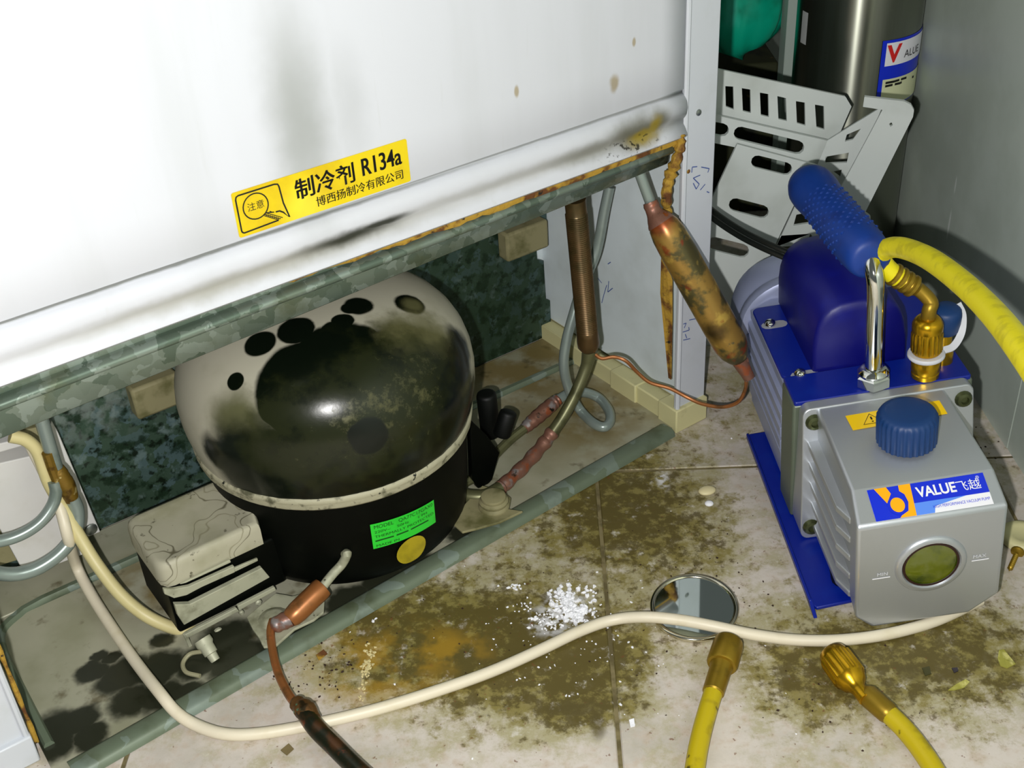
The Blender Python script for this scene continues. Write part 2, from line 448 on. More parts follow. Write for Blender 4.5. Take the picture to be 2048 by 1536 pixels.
for u, v, r in ((250, 1360, .022), (320, 1345, .02), (190, 1350, .013), (400, 1330, .02), (330, 1400, .02), (270, 1410, .018), (230, 1290 + 30, .008), (110, 1470, .022),
                (160, 1450, .016), (100, 1500, .02), (185, 1480, .014), (200, 1322, .007), (380, 1390, .013), (480, 1330, .025), (560, 1310, .02), (700, 1205, .02), (620, 1270, .018), (830, 1140, .016), (930, 1075, .014), (770, 1170, .018), (330, 1290, .01), (450, 1290, .025)):
    _oil.append(dict(loc=fz(u, v), rad=(r, r * .8, .05), rz=FA, soft=.25, amp=.016, sc=60))
M_TRAY = mat('oily_tray', (176, 174, 152), .45, .2, layers=[
    ('noise', dict(col=(144, 144, 116), s=16, lo=.4, hi=.7, st=.7)),
    ('blobs', dict(col=(126, 108, 58), st=.9, items=[dict(loc=fz(1060, 740), rad=.075, soft=.7, amp=.03, sc=30), dict(loc=fz(1160, 830), rad=.06, soft=.7, amp=.03, sc=30), dict(loc=fz(300, 1180), rad=.03, soft=.8, amp=.02)], cut=(26, .3, .55))),
    ('noise', dict(col=(86, 74, 40), s=48, lo=.58, hi=.72, st=.7)),
    ('blobs', dict(col=(18, 24, 8), st=.95, items=_oil, rough=.3))])
M_RIM = mat('tray_rim', (104, 116, 96), .45, .15, layers=[('vor', dict(col=(132, 146, 138), s=60, lo=.6, hi=.8, st=.6)), ('noise', dict(col=(70, 76, 50), s=30, lo=.5, hi=.75, st=.7))])

fridge = thing('refrigerator', 'white refrigerator seen from behind with its open compressor bay at floor level', 'refrigerator', FR)
AL, AR = -.560, 0.0
# back panel with its rolled lower lip
prof = [(.004, 1.15), (0, 1.149), (0, .8), (0, .45), (0, .34), (0, .3085), (.0022, .3065), (.0022, .3050), (-.0008, .3035), (-.0035, .299), (-.0042, .295), (-.0032, .290),
        (-.0006, .2855), (-.0004, .2825), (-.0022, .279), (-.0042, .2755), (-.0046, .2735), (-.003, .2718), (.004, .2712), (.012, .2712)]
mb = MB()
mb.sheet(lambda s, t: FR.p(AL + (AR - AL) * s, prof[int(round(t))][0], prof[int(round(t))][1] - .0025 * (1 - s) * (1 if prof[int(round(t))][1] < .31 else 0)), 24, len(prof) - 1, (0, 1), (0, len(prof) - 1))
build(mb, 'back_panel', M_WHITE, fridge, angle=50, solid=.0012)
# cabinet body and skins
mb = MB().box(FR, AL - .03, .0300, .014, .55, .277, 1.15)
mb.box(FR, AL - .03, .0300, .2, .55, .03, .276)
build(mb, 'cabinet', M_INNER, fridge, bevel=.002)
for nm, x0, x1, xi0, xi1 in (('side_panel', .0308, .034, 0.0, .034), ('side_panel', AL - .034, AL - .0308, AL - .034, AL)):
    mb = MB().box(FR, x0, x1, .003, .55, .022, 1.15)
    mb.box(FR, xi0, xi1, 0, .003, .012, 1.15)
    right = x0 > 0
    build(mb, nm, M_SIDE, fridge, bevel=.0012)
    e = xi0 if right else xi1
    ed = MB().tube([FR.p(e + (.0015 if right else -.0015), -.0004, .022), FR.p(e + (.0015 if right else -.0015), -.0004, 1.15)], .0022, 8)
    build(ed, 'edge_bead', M_SIDE, fridge)
    # inner face of the compartment
    a0 = .012 if right else AL - .014
    build(MB().box(FR, a0, a0 + .002, .004, .199, .024, .276), 'bay_side', M_INNER, fridge, angle=0)
    # cream plinth with notches
    if right:
        pl = MB().box(FR, -.0025, .034, -.004, .02, 0, .0235).box(FR, -.0005, .014, .02, .2, .001, .0215).box(FR, -.0025, .014, .05, .085, 0, .0225).box(FR, -.0025, .014, .115, .15, 0, .0225)
        pl.box(FR, .014, .034, .02, .5, .003, .02)
    else:
        pl = MB().box(FR, AL - .034, AL + .001, -.004, .02, 0, .0235).box(FR, AL - .034, AL - .002, .02, .5, .001, .021)
    build(pl, 'plinth', M_CREAM if right else M_SIDE, fridge, bevel=.0012)
build(MB().box(FR, AL - .014, .012, .012, .2, .2765, .279), 'bay_top', M_GALVD, fridge, angle=0)
# galvanised beam under the panel
def beam(s, t):
    zt, zb, zl = .2745 + .004 * s, .2570 + .0075 * s, .2330 + .0185 * s
    P = [(.0045, zt), (.004, zb + .0042), (.0010, zb + .0039), (-.0016, zb + .0029), (-.0030, zb + .0013), (-.0034, zb - .0004), (-.0028, zb - .0020), (-.0010, zb - .0032), (.0020, zb - .0042), (.0035, zl + .001), (.0045, zl), (.03, zl)]
    k = int(round(t)); return FR.p(AL + (-.012 - AL) * s, *P[k])
build(MB().sheet(beam, 16, 11, (0, 1), (0, 11)), 'channel_beam', M_GALV, fridge, angle=50, solid=.0012)
# foam and rust along the panel's lower edge and round the right corner
def foam(s, t):
    a = -.37 + .372 * s; h = .0015 + .0042 * min(1, s * 2.2) + .0007 * math.sin(61 * s) + .0005 * math.sin(173 * s)
    q = [(.003, 0), (-.0012, 0), (-.0018, -.5), (-.0008, -1), (.003, -1)][int(round(t))]
    return FR.p(a, q[0], .2716 + q[1] * h)
build(MB().sheet(foam, 60, 4, (0, 1), (0, 4)), 'foam_strip', M_RUST, fridge)
cr = cubic([fb(1362, 268, -.002), fb(1361, 290, -.003), fb(1352, 322, -.002), fb(1340, 352, 0), fb(1333, 385, .002), fb(1334, 420, .004), fb(1340, 450, .006)], 6)
build(MB().tube(cr, [(.0028 + .0016 * math.sin(i * 1.9) * rng.random() + .0016 * math.sin(math.pi * i / (len(cr) - 1))) for i in range(len(cr))], 9), 'rust_crust', M_RUST, fridge)
wd = [fb(1329, 515, .006), fb(1345, 560, .002), fb(1345, 640, .002), fb(1343, 760, .003), fb(1334, 660, .008), fb(1327, 590, .009)]
build(MB().prism(wd, FR.d(0, .004, 0)), 'foam_wedge', M_RUST, fridge, angle=0)
lf = [FR.p(AL + .003, .001, z) for z in np.linspace(.012, .275, 20)]
build(MB().tube(lf, [.0015 + .0005 * math.sin(i * 2.3) for i in range(20)], 8), 'foam_edge', M_RUST, fridge)
# tray the compressor stands on
def bf(a): return -.003 + .058 * a
tr = [FR.p(0.0, bf(0) + .004, .0008), FR.p(AL + .004, bf(AL) + .004, .0008), FR.p(AL + .004, .136, .0008), FR.p(0.0, .136, .0008)]
build(MB().prism(tr, A(0, 0, .0036)), 'base_tray', M_TRAY, fridge, angle=0)
def rimp(pts, w, h):
    mb = MB(); rings = []
    for i, p in enumerate(pts):
        t = unit(pts[min(i + 1, len(pts) - 1)] - pts[max(i - 1, 0)]); n = unit(np.cross((0, 0, 1), t))
        rings.append([p + n * w * x + A(0, 0, h * z) for x, z in ((-.5, 0), (-.42, .7), (-.25, 1), (.25, 1), (.42, .7), (.5, 0))])
    return mb.loft(rings)
fr_line = [FR.p(a, bf(a) + .006, .0008) for a in np.linspace(-.0065, AL + .014, 14)]
build(rimp(fr_line, .019, .0062), 'tray_rim', M_RIM, fridge, angle=45)
bk = [FR.p(a, .141, .0012) for a in np.linspace(0, AL + .05, 10)]
bk += cubic([FR.p(AL + .035, .139, .0012), FR.p(AL + .016, .128, .0012), FR.p(AL + .010, .108, .0012), FR.p(AL + .009, .06, .0012), FR.p(AL + .009, 0, .0012)], 5)
build(rimp(bk, .008, .0066), 'tray_rim', M_RIM, fridge, angle=45)
build(MB().box(FR, AL - .012, .0, .1395, .19, .0008, .0068), 'bay_floor', M_TRAY, fridge, bevel=.001)
# galvanised plate at the back of the bay, right edge torn
bp = [FR.p(a, .19, z) for a, z in ((AL - .01, .007), (.011, .007), (.011, .045), (.006, .048), (.005, .09), (-.002, .094), (-.003, .118), (.011, .122), (.011, .276), (AL - .01, .276))]
build(MB().prism(bp, FR.d(0, .003, 0)), 'bay_back_plate', M_GALVD, fridge, angle=0)
for c4 in ((-.3985, -.360, .100, .128), (-.046, .001, .112, .140)):
    build(MB().box(FR, c4[0], c4[1], .174, .1896, c4[2], c4[3]), 'spacer_block', M_TANBLK, fridge, bevel=.0025)
# rivet and pen marks
M_ZINC = mat('zinc', (150, 155, 150), .35, .9)
build(MB().lathe(fb(1397, 225), FR.d(0, -1, 0), [(0, .0026), (.0008, .0024), (.0013, .0012), (.0014, .0002)], 10), 'rivet', M_ZINC, fridge)
build(MB().lathe(fb(1377, 343), FR.d(0, -1, 0), [(0, .0018), (.0003, .0016), (.0004, .0002)], 8), 'screw_hole', M_RUST, fridge)
M_INK = mat('blue_pen', (62, 84, 150), .7)
def pen(strokes, hit, n, name='handwritten_lettering'):
    mb = MB()
    for st in strokes:
        P = [hit(u, v) for u, v in st]
        for i in range(len(P) - 1):
            d = unit(P[i + 1] - P[i]); s = np.cross(d, n) * .0004; e = n * .0003
            mb.add([P[i] - s + e, P[i] + s + e, P[i + 1] + s + e, P[i + 1] - s + e], [(0, 1, 2, 3)])
    build(mb, name, M_INK, fridge, angle=0, recalc=False, kind='stuff')
pen([[(1383, 345), (1384, 334), (1394, 333)], [(1402, 334), (1418, 337), (1415, 345)], [(1400, 350), (1386, 356), (1398, 368), (1392, 378), (1386, 366)], [(1410, 368), (1400, 380)], [(1413, 383), (1418, 385)],
     [(1366, 648), (1372, 646), (1368, 656)], [(1365, 664), (1378, 660), (1377, 654)], [(1370, 668), (1373, 676)], [(1366, 680), (1380, 677)], [(1378, 640), (1396, 636)]], lambda u, v: fb(u, v, 0), FR.d(0, -1, 0))
pen([[(1196, 556), (1204, 566)], [(1204, 606), (1208, 590), (1214, 570)], [(1218, 562), (1216, 584), (1226, 576)], [(1216, 528), (1222, 524)]], lambda u, v: FR.hit(u, v, 'x', .012), FR.d(-1, 0, 0))

# yellow refrigerant notice
M_YEL = mat('yellow_sticker', (222, 196, 10), .3, layers=[('noise', dict(col=(196, 160, 6), s=30, lo=.45, hi=.7, st=.7)), ('blobs', dict(col=(250, 232, 70), st=.5, items=[dict(loc=fb(610, 415), rad=.012, soft=.9, amp=.004)]))])
M_BLK = mat('black_print', (16, 16, 12), .5)
S0, SZ = -.3555, .3079
LW, LH = .1195, .0286
def stk(x, y, z, h=.0006): return FR.p(S0 + x, -h - z, SZ + y)
lab = build(put2d(MB(), flat2d([rrect(0, LW, 0, LH, .0014)], .0004), lambda x, y, z: stk(x, y, z, .0003)), 'notice_sticker', M_YEL, fridge, angle=0, label='yellow refrigerant notice sticker')
mb = MB()
on = lambda x, y, z: stk(x, y, 0, .0007)
for k in (0, .00022, .00044): put2d(mb, text2d('制冷剂', .0140, .0001), lambda x, y, z: on(x + .0392 + k, y + .0128 + k * .3, 0))
for k in (0, .00025, .0005): put2d(mb, text2d('R134a', .0160, .0001, .72), lambda x, y, z: on(x + .0850 + k, y + .0136, 0))
for k in (0, .00018): put2d(mb, text2d('博西扬制冷有限公司', .0070), lambda x, y, z: on(x + .0519 + k, y + .0040, 0))
build(mb, 'lettering', M_BLK, lab, angle=0, recalc=False)
mb = MB()
put2d(mb, text2d('注意', .0056, 0), lambda x, y, z: on(x + .0080, y + .0148, 0))
bub = [(.0262, .0033), (.0038, .0024)] + [(.0020 + .0018 * (1 - math.cos(t)), .0042 - .0018 * math.sin(t)) for t in (1.2, .6, 0)] + [(.0020, .0240), (.0026, .0256), (.0040, .0262), (.0272, .0262), (.0294, .0256), (.0300, .0240), (.0310, .0130), (.0335, .0030), (.0300, .0072), (.0278, .0088), (.0252, .0090)]
put2d(mb, stroke2d(bub, .0010), on)
put2d(mb, stroke2d([(.0135 + .0080 * math.cos(t), .0165 + .0080 * math.sin(t)) for t in np.linspace(0, 2 * math.pi, 28, endpoint=False)], .0008, True), on)
put2d(mb, stroke2d([(.0190, .0104), (.0242, .0092), (.0215, .0106)], .0007), on)
put2d(mb, stroke2d([(.0190, .0104), (.0290, .0040)], .0005), on); put2d(mb, stroke2d([(.0176, .0090), (.0262, .0033)], .0005), on)
for k in range(8):
    x, y = .0180 + k * .0012, .0100 - k * .00078
    put2d(mb, stroke2d([(x - .0006, y - .0004), (x + .0013, y - .0006)], .0006), on)
build(mb, 'magnifier_symbol', M_BLK, lab, angle=0, recalc=False)

#=====COMPRESSOR
CF = Fr(FR.p(-.2796, .0795, 0), FR.M)
DOME = [(.0985, .1035), (.104, .1045), (.110, .1062), (.120, .1085), (.130, .1098), (.142, .1102), (.154, .1088), (.166, .1052), (.176, .1000), (.185, .0925), (.192, .0835),
        (.198, .0725), (.2025, .0600), (.2058, .0460), (.2078, .0310), (.2088, .0160), (.2091, .0004)]
SHELL = [(.0065, .0005), (.0065, .070), (.009, .083), (.014, .0915), (.022, .0955), (.036, .0970), (.050, .0980), (.075, .0995), (.0925, .1000), (.0990, .1004)]
def dome_hit(u, v):
    d = unit(ray(u, v)); zs, rs = [p[0] for p in DOME], [p[1] for p in DOME]
    for t in np.arange(.6, 1.5, .0008):
        q = CF.loc(CAM + d * t)
        if q[2] < zs[0]: continue
        if q[2] < zs[-1] and math.hypot(q[0], q[1]) < np.interp(q[2], zs, rs): return CAM + d * t
    return CAM + d * 1.0
def shell_hit(u, v, r=.1):
    d = CF.M.T @ ray(u, v); o = CF.M.T @ (CAM - CF.o)
    a, b_, c = d[0] ** 2 + d[1] ** 2, 2 * (o[0] * d[0] + o[1] * d[1]), o[0] ** 2 + o[1] ** 2 - r * r
    t = (-b_ - math.sqrt(max(b_ * b_ - 4 * a * c, 0))) / (2 * a); q = o + d * t
    return math.atan2(q[1], q[0]), q[2]
def DH(u, v, r, **k): return dict(loc=dome_hit(u, v), rad=r, **k)
BK = (9, 15, 8)
M_DOME = mat('flaking_dome_paint', (172, 168, 150), .5, spec=.32, layers=[
    ('noise', dict(col=(150, 146, 124), s=30, lo=.5, hi=.8, st=.5)),
    ('blobs', dict(col=(70, 72, 34), st=.9, rough=.4, items=[DH(475, 850, .022, soft=.5, amp=.012, sc=60), DH(500, 920, .02, soft=.5, amp=.012)])),
    ('blobs', dict(col=BK, rough=.2, items=[
        DH(620, 775, .037, soft=.05, amp=.008, sc=40), DH(690, 742, .041, soft=.05, amp=.008, sc=40), DH(760, 790, .05, soft=.05, amp=.006), DH(830, 770, .050, soft=.12, amp=.012), DH(890, 790, .046, soft=.15, amp=.012),
        DH(680, 668, .0135, soft=.07, amp=.006), DH(686, 642, .008, soft=.1, amp=.004), DH(570, 800, .020, soft=.07, amp=.006), DH(920, 700, .018, soft=.3, amp=.01), DH(800, 880, .05, soft=.1, amp=.01),
        DH(700, 960, .055, soft=.2, amp=.02), DH(600, 960, .05, soft=.2, amp=.02), DH(510, 945, .038, soft=.25, amp=.014), DH(440, 915, .018, soft=.35, amp=.01), DH(900, 880, .05, soft=.2, amp=.01), DH(935, 830, .03, soft=.2),
        DH(860, 940, .05, soft=.2), DH(520, 687, .0115, soft=.08, amp=.002), DH(592, 660, .0135, soft=.08, amp=.004), DH(472, 763, .0065, soft=.08, amp=.001), DH(716, 612, .0105, soft=.12, amp=.004), DH(700, 616, .007, soft=.12, amp=.004), DH(820, 608, .0115, soft=.12, amp=.004)])),
    ('blobs', dict(col=(96, 94, 60), st=.8, rough=.6, items=[DH(826, 610, .0075, soft=.5, amp=.006), DH(800, 655, .016, soft=.7, amp=.02, sc=110), DH(850, 655, .018, soft=.7, amp=.02, sc=110), DH(870, 668, .012, soft=.7, amp=.02)])),
    ('field', dict(col=(38, 42, 18), s=60, det=8, r=.6, lo=.68, hi=1.0, st=.58, rough=.3, items=[DH(810, 720, .05, soft=.6, w=.24), DH(860, 800, .05, soft=.6, w=.2), DH(650, 890, .05, soft=.6, w=.26), DH(560, 870, .04, soft=.6, w=.22), DH(760, 870, .04, soft=.6, w=.14), DH(490, 880, .02, soft=.6, w=.15)])),
    ('field', dict(col=(100, 98, 62), s=120, det=9, r=.75, lo=.82, hi=1.06, st=.65, rough=.5, items=[DH(800, 690, .035, soft=.6, w=.2), DH(740, 830, .022, soft=.6, w=.22), DH(860, 820, .03, soft=.6, w=.18), DH(640, 880, .03, soft=.6, w=.14), DH(730, 960, .09, soft=.4, w=.1)])),
    ('blobs', dict(col=BK, rough=.3, items=[DH(738, 873, .0135, soft=.1, amp=.003), DH(720, 870, .009, soft=.1, amp=.003)])),
], bump=(90, .12, .001))
M_BLACK = mat('black_paint', (2, 4, 2), .5, spec=.12, layers=[('noise', dict(col=(10, 13, 7), s=50, lo=.55, hi=.75, st=.6))])
M_SEAM = mat('bare_weld_seam', (168, 164, 138), .6, layers=[('noise', dict(col=(70, 70, 48), s=90, lo=.5, hi=.68, st=.9)), ('noise', dict(col=(14, 18, 10), s=200, lo=.62, hi=.7))], bump=(160, .6, .001))
M_RUBBER = mat('black_rubber', (4, 6, 4), .55, spec=.3)
M_DUSTG = mat('dusty_grey_metal', (176, 176, 152), .55, .2, layers=[('noise', dict(col=(104, 104, 78), s=50, lo=.48, hi=.75, st=.8)), ('noise', dict(col=(50, 50, 30), s=160, lo=.66, hi=.74))])
M_COVER = mat('dusty_relay_cover', (172, 168, 146), .6, layers=[('contour', dict(col=(70, 64, 36), s=26, w=.008, st=.8)), ('contour', dict(col=(110, 104, 74), s=26, at=.56, w=.01, st=.6)), ('noise', dict(col=(140, 138, 108), s=22, lo=.45, hi=.75, st=.8)), ('noise', dict(col=(64, 60, 36), s=120, lo=.66, hi=.73, st=.8))])
M_GREEN = mat('green_label', (46, 208, 54), .4, layers=[('noise', dict(col=(34, 160, 40), s=60, lo=.5, hi=.75, st=.5))])
M_DOT = mat('olive_yellow_dot', (176, 158, 30), .45, layers=[('noise', dict(col=(140, 128, 24), s=80, lo=.45, hi=.7, st=.6))])
M_DKTXT = mat('dark_green_print', (10, 70, 20), .5)

comp = thing('compressor', 'big black domed refrigeration compressor with flaking grey paint standing in the open bay', 'compressor', CF)
build(MB().lathe(CF.o, CF.d(0, 0, 1), [(z, r) for z, r in DOME], 72, ref=CF.d(1, 0, 0)), 'dome', M_DOME, comp, angle=60)
build(MB().lathe(CF.o, CF.d(0, 0, 1), SHELL, 72, ref=CF.d(1, 0, 0)), 'lower_shell', M_BLACK, comp, angle=60)
seam = [(.0935, .0995), (.0940, .1030), (.0965, .1050), (.0990, .1046), (.1010, .1058), (.1038, .1062), (.1056, .1048), (.1060, .1030)]
rings = []
for k in range(96):
    t = 2 * math.pi * k / 96; w = .0003 * math.sin(k * 2.1) + .0003 * rng.uniform(-1, 1)
    rings.append([CF.p((r + w * .5) * math.cos(t), (r + w * .5) * math.sin(t), z + w * .6) for z, r in seam])
mb = MB().loft(rings + [rings[0]], cap=False)
build(mb, 'weld_seam', M_SEAM, comp, angle=60)
# rating label and colour dot wrapped round the shell
cs = [shell_hit(*q) for q in ((740, 1050), (868, 1000), (875, 1046), (748, 1101))]
def on_shell(s, t, h=.0004):
    th = (cs[0][0] * (1 - s) + cs[1][0] * s) * (1 - t) + (cs[3][0] * (1 - s) + cs[2][0] * s) * t
    z = (cs[0][1] * (1 - s) + cs[1][1] * s) * (1 - t) + (cs[3][1] * (1 - s) + cs[2][1] * s) * t
    r = np.interp(z, [p[0] for p in SHELL], [p[1] for p in SHELL]) + h
    return CF.p(r * math.cos(th), r * math.sin(th), z)
lb = build(MB().sheet(lambda s, t: on_shell(s, t, .0006), 14, 4), 'rating_label', M_GREEN, comp, label='green rating label')
mb = MB()
for row, (s, x, sz) in enumerate((('MODEL   QA77C17GAX0', .04, 1.15), ('220V~    50Hz      1 PH', .04, .8), ('THERMALLY PROTECTED', .04, .85), (None, .04, .62), ('MADE IN', .04, .8))):
    if s is None:       # a line too small to read in the photograph
        for x0, x1 in ((.04, .30), (.34, .52), (.56, .86)): put2d(mb, stroke2d([(x0, .13 + row * .185), (x1, .13 + row * .185)], .05), lambda a, b, z: on_shell(a, b, .0012))
        continue
    V, Fc = text2d(s, .17 * sz, 0, 1)
    wx = max(p[0] for p in V); k = min(.92 / wx, .62)
    put2d(mb, ([(p[0] * k + x, .19 + row * .185 - p[1], 0) for p in V], Fc), lambda a, b, z: on_shell(a, b, .0012))
build(mb, 'lettering', M_DKTXT, lb, angle=0, recalc=False)
oc = shell_hit(827, 1103)
def on_dot(r_, t):
    th = oc[0] + r_ * math.cos(t) * .0130 / .1; z = oc[1] + r_ * math.sin(t) * .0125
    r = np.interp(z, [p[0] for p in SHELL], [p[1] for p in SHELL]) + .0012
    return CF.p(r * math.cos(th), r * math.sin(th), z)
build(MB().sheet(lambda s, t: on_dot(.001 + .999 * s, t), 4, 28, (0, 1), (0, 2 * math.pi)), 'colour_dot', M_DOT, comp, label='round olive yellow sticker')
# feet
foot = [fz(u, v, .012) for u, v in ((494, 1238), (520, 1216), (552, 1190), (585, 1196), (615, 1188), (650, 1200), (648, 1228), (628, 1244), (590, 1262), (552, 1296), (528, 1298), (518, 1278), (506, 1262))]
build(MB().prism(foot, A(0, 0, .0022)), 'mounting_foot', M_DUSTG, comp, angle=0, bevel=.0006)
gm = fz(548, 1236, .0145)
def grommet(p, h):
    return MB().lathe(p - A(0, 0, h), (0, 0, 1), [(0, .011), (.002, .0118), (h - .001, .0118), (h, .0112), (h + .0008, .0085), (h + .0018, .008), (h + .0026, .0055), (h + .0026, .0005)], 20)
build(grommet(gm, .0125), 'rubber_grommet', M_DUSTG, comp, angle=50)
build(MB().lathe(fz(533, 1286, .0143), (0, 0, 1), [(0, .0034), (.001, .0034), (.001, .0018), (.0001, .0018), (.0001, .0002)], 12), 'rivet_eye', M_DUSTG, comp)
foot2 = [fz(u, v, .012) for u, v in ((905, 1050), (930, 1012), (965, 975), (1005, 985), (1022, 1000), (1018, 1022), (1046, 1026), (1000, 1048), (950, 1062), (925, 1068))]
build(MB().prism(foot2, A(0, 0, .0022)), 'mounting_foot', M_TANBLK, comp, angle=0, bevel=.0006)
g2 = fz(988, 1012, .0142)
mb = MB().lathe(g2 - A(0, 0, .012), (0, 0, 1), [(0, .011), (.012, .0125), (.0135, .0125), (.015, .0108), (.0165, .0118), (.018, .0118), (.0195, .0098), (.021, .0104), (.0225, .0098), (.0235, .006), (.0235, .0004)], 20)
build(mb, 'rubber_grommet', M_TANBLK, comp, angle=50)
# black rubber stubs and bracket on the right
for (u0, v0, b0), (u1, v1, b1), r in (((972, 786, .075), (982, 870, .075), .0085), ((1018, 822, .055), (1002, 872, .055), .0075)):
    p, q = fb(u0, v0, b0), fb(u1, v1, b1); ax = q - p; L_ = np.linalg.norm(ax)
    build(MB().lathe(p, ax, [(0, r * .7), (.001, r * .92), (.003, r), (L_ - .002, r), (L_, r * .85)], 16), 'rubber_stub', M_RUBBER, comp, angle=50)
build(MB().prism([fb(u, v, .04) for u, v in ((940, 838), (975, 872), (1000, 905), (985, 960), (962, 985), (945, 960))], FR.d(0, .006, 0)), 'bracket', M_BLACK, comp, bevel=.001)
# relay cover with its clips
ro = [(-.4475, .040), (-.4470, .034), (-.4440, .029), (-.4390, .0275), (-.372, .0275), (-.362, .060), (-.360, .094), (-.441, .094), (-.4445, .0925), (-.4465, .089), (-.4472, .080)]
def rring(z, s): return [FR.p(-.405 + (a + .405) * s, .06 + (b - .06) * s, z) for a, b in ro]
build(MB().loft([rring(.060, 1.0), rring(.0735, 1.0), rring(.0775, .985), (rring(.0795, .95)), rring(.0800, .90), rring(.0790, .82), rring(.0790, .2)]), 'relay_cover', M_COVER, comp, angle=50)
build(MB().box(FR, -.445, -.36, .029, .092, .016, .0600), 'relay_box', M_BLACK, comp, bevel=.002)
def rf(u, v, b=.0255): return FR.hit(u, v, 'y', b)
def strip(quad, t, name, m, b=.0265):
    build(MB().prism([rf(u, v, b) for u, v in quad], FR.d(0, -t, 0)), name, m, comp, angle=0, bevel=.0005)
strip([(358, 1166), (458, 1117), (460, 1122), (370, 1163)], .002, 'clip', M_DUSTG)
strip([(324, 1174), (345, 1174), (376, 1168), (465, 1128), (467, 1140), (400, 1170), (370, 1186), (345, 1192), (326, 1184)], .003, 'clip', M_DUSTG)
strip([(466, 1134), (513, 1114), (514, 1119), (468, 1141)], .002, 'clip', M_DUSTG)
strip([(345, 1203), (376, 1202), (519, 1130), (535, 1149), (364, 1244), (352, 1226)], .004, 'lower_cover', M_DUSTG)
strip([(366, 1265), (470, 1212), (475, 1218), (372, 1272)], .003, 'clip', M_DUSTG)
strip([(472, 1208), (546, 1170), (549, 1176), (475, 1217)], .003, 'clip', M_DUSTG)
strip([(364, 1266), (372, 1264), (388, 1300), (382, 1304)], .002, 'clip', M_DUSTG)
M_WIRE = mat('grey_wire', (150, 146, 116), .5)
for u, v, r in ((436, 1263, .0038), (515, 1203, .0026), (481, 1223, .002)):
    build(MB().lathe(rf(u, v, .0285), FR.d(0, -1, 0), [(0, r), (.002, r), (.003, r * .6), (.003, .0002)], 10), 'terminal', M_DUSTG, comp)
tc = [fz(404, 1278, .016), fz(424, 1310, .007)]
build(MB().lathe(tc[0], tc[1] - tc[0], [(0, .0062), (.004, .0064), (.006, .0052), (.012, .0050), (.0125, .0038), (.018, .0034), (.018, .0005)], 14), 'connector', M_DUSTG, comp)
build(MB().tube(cubic([fz(404, 1303, .010), fz(380, 1308, .008), (fz(366, 1326, .0062)), fz(372, 1344, .0062), fz(400, 1352, .006)], 6), .0016, 8), 'wire', M_WIRE, comp)
build(MB().tube(cubic([rf(432, 1288, .02), rf(450, 1285, .014), rf(465, 1274, .018)], 6), .0012, 6), 'wire', M_WIRE, comp)

# ------------------------------------------------------------------ pipes
M_COPPER = mat('tarnished_copper', (158, 100, 54), .36, .5, layers=[('noise', dict(col=(84, 62, 34), s=60, lo=.48, hi=.7, st=.8)), ('noise', dict(col=(190, 104, 56), s=90, lo=.6, hi=.72, st=.7))])
M_COPDK = mat('brown_copper', (98, 76, 46), .33, .6, layers=[('noise', dict(col=(64, 58, 30), s=40, lo=.45, hi=.7, st=.8)), ('noise', dict(col=(124, 88, 52), s=50, lo=.58, hi=.7, st=.7))])
M_BRAZE = mat('burnt_braze', (132, 92, 76), .42, .4, layers=[('noise', dict(col=(156, 84, 52), s=85, lo=.54, hi=.66)), ('noise', dict(col=(140, 132, 130), s=70, lo=.56, hi=.66)), ('noise', dict(col=(30, 26, 16), s=90, lo=.62, hi=.7))], bump=(150, .5, .001))
M_STEEL = mat('grey_steel_tube', (140, 152, 146), .3, .35, layers=[('noise', dict(col=(96, 110, 98), s=30, lo=.5, hi=.75, st=.7))])
M_OLIVE = mat('olive_grey_tube', (104, 104, 72), .4, .5, layers=[('noise', dict(col=(72, 72, 44), s=40, lo=.45, hi=.7))])
M_DRIER = mat('heat_stained_copper', (160, 126, 60), .33, .5, layers=[
    ('noise', dict(col=(74, 74, 48), s=46, lo=.47, hi=.58, st=.9)), ('noise', dict(col=(206, 172, 80), s=60, lo=.57, hi=.68, st=.8)), ('noise', dict(col=(150, 52, 26), s=50, lo=.6, hi=.68, st=.7)),
    ('noise', dict(col=(58, 78, 72), s=70, lo=.62, hi=.69, st=.8)),
    ('blobs', dict(col=(150, 62, 30), st=.8, items=[dict(loc=fb(1320, 445, -.01), rad=.010, soft=.5, amp=.01)])),
    ('blobs', dict(col=(24, 18, 10), st=.9, items=[dict(loc=fb(1462, 692, -.05), rad=.012, soft=.5, amp=.012), dict(loc=fb(1432, 660, -.05), rad=.009, soft=.6, amp=.012)]))])
M_GREENCU = mat('green_brown_joint', (110, 76, 40), .4, .6, layers=[('noise', dict(col=(96, 160, 130), s=90, lo=.56, hi=.63)), ('noise', dict(col=(50, 40, 20), s=70, lo=.5, hi=.62))], bump=(120, .5, .001))
def path(pts, n=7, zmin=.0125):
    out = []
    for u, v, b in pts:
        q = fb(u, v, b); out.append(q if q[2] > zmin else fz(u, v, zmin))
    return cubic(out, n)

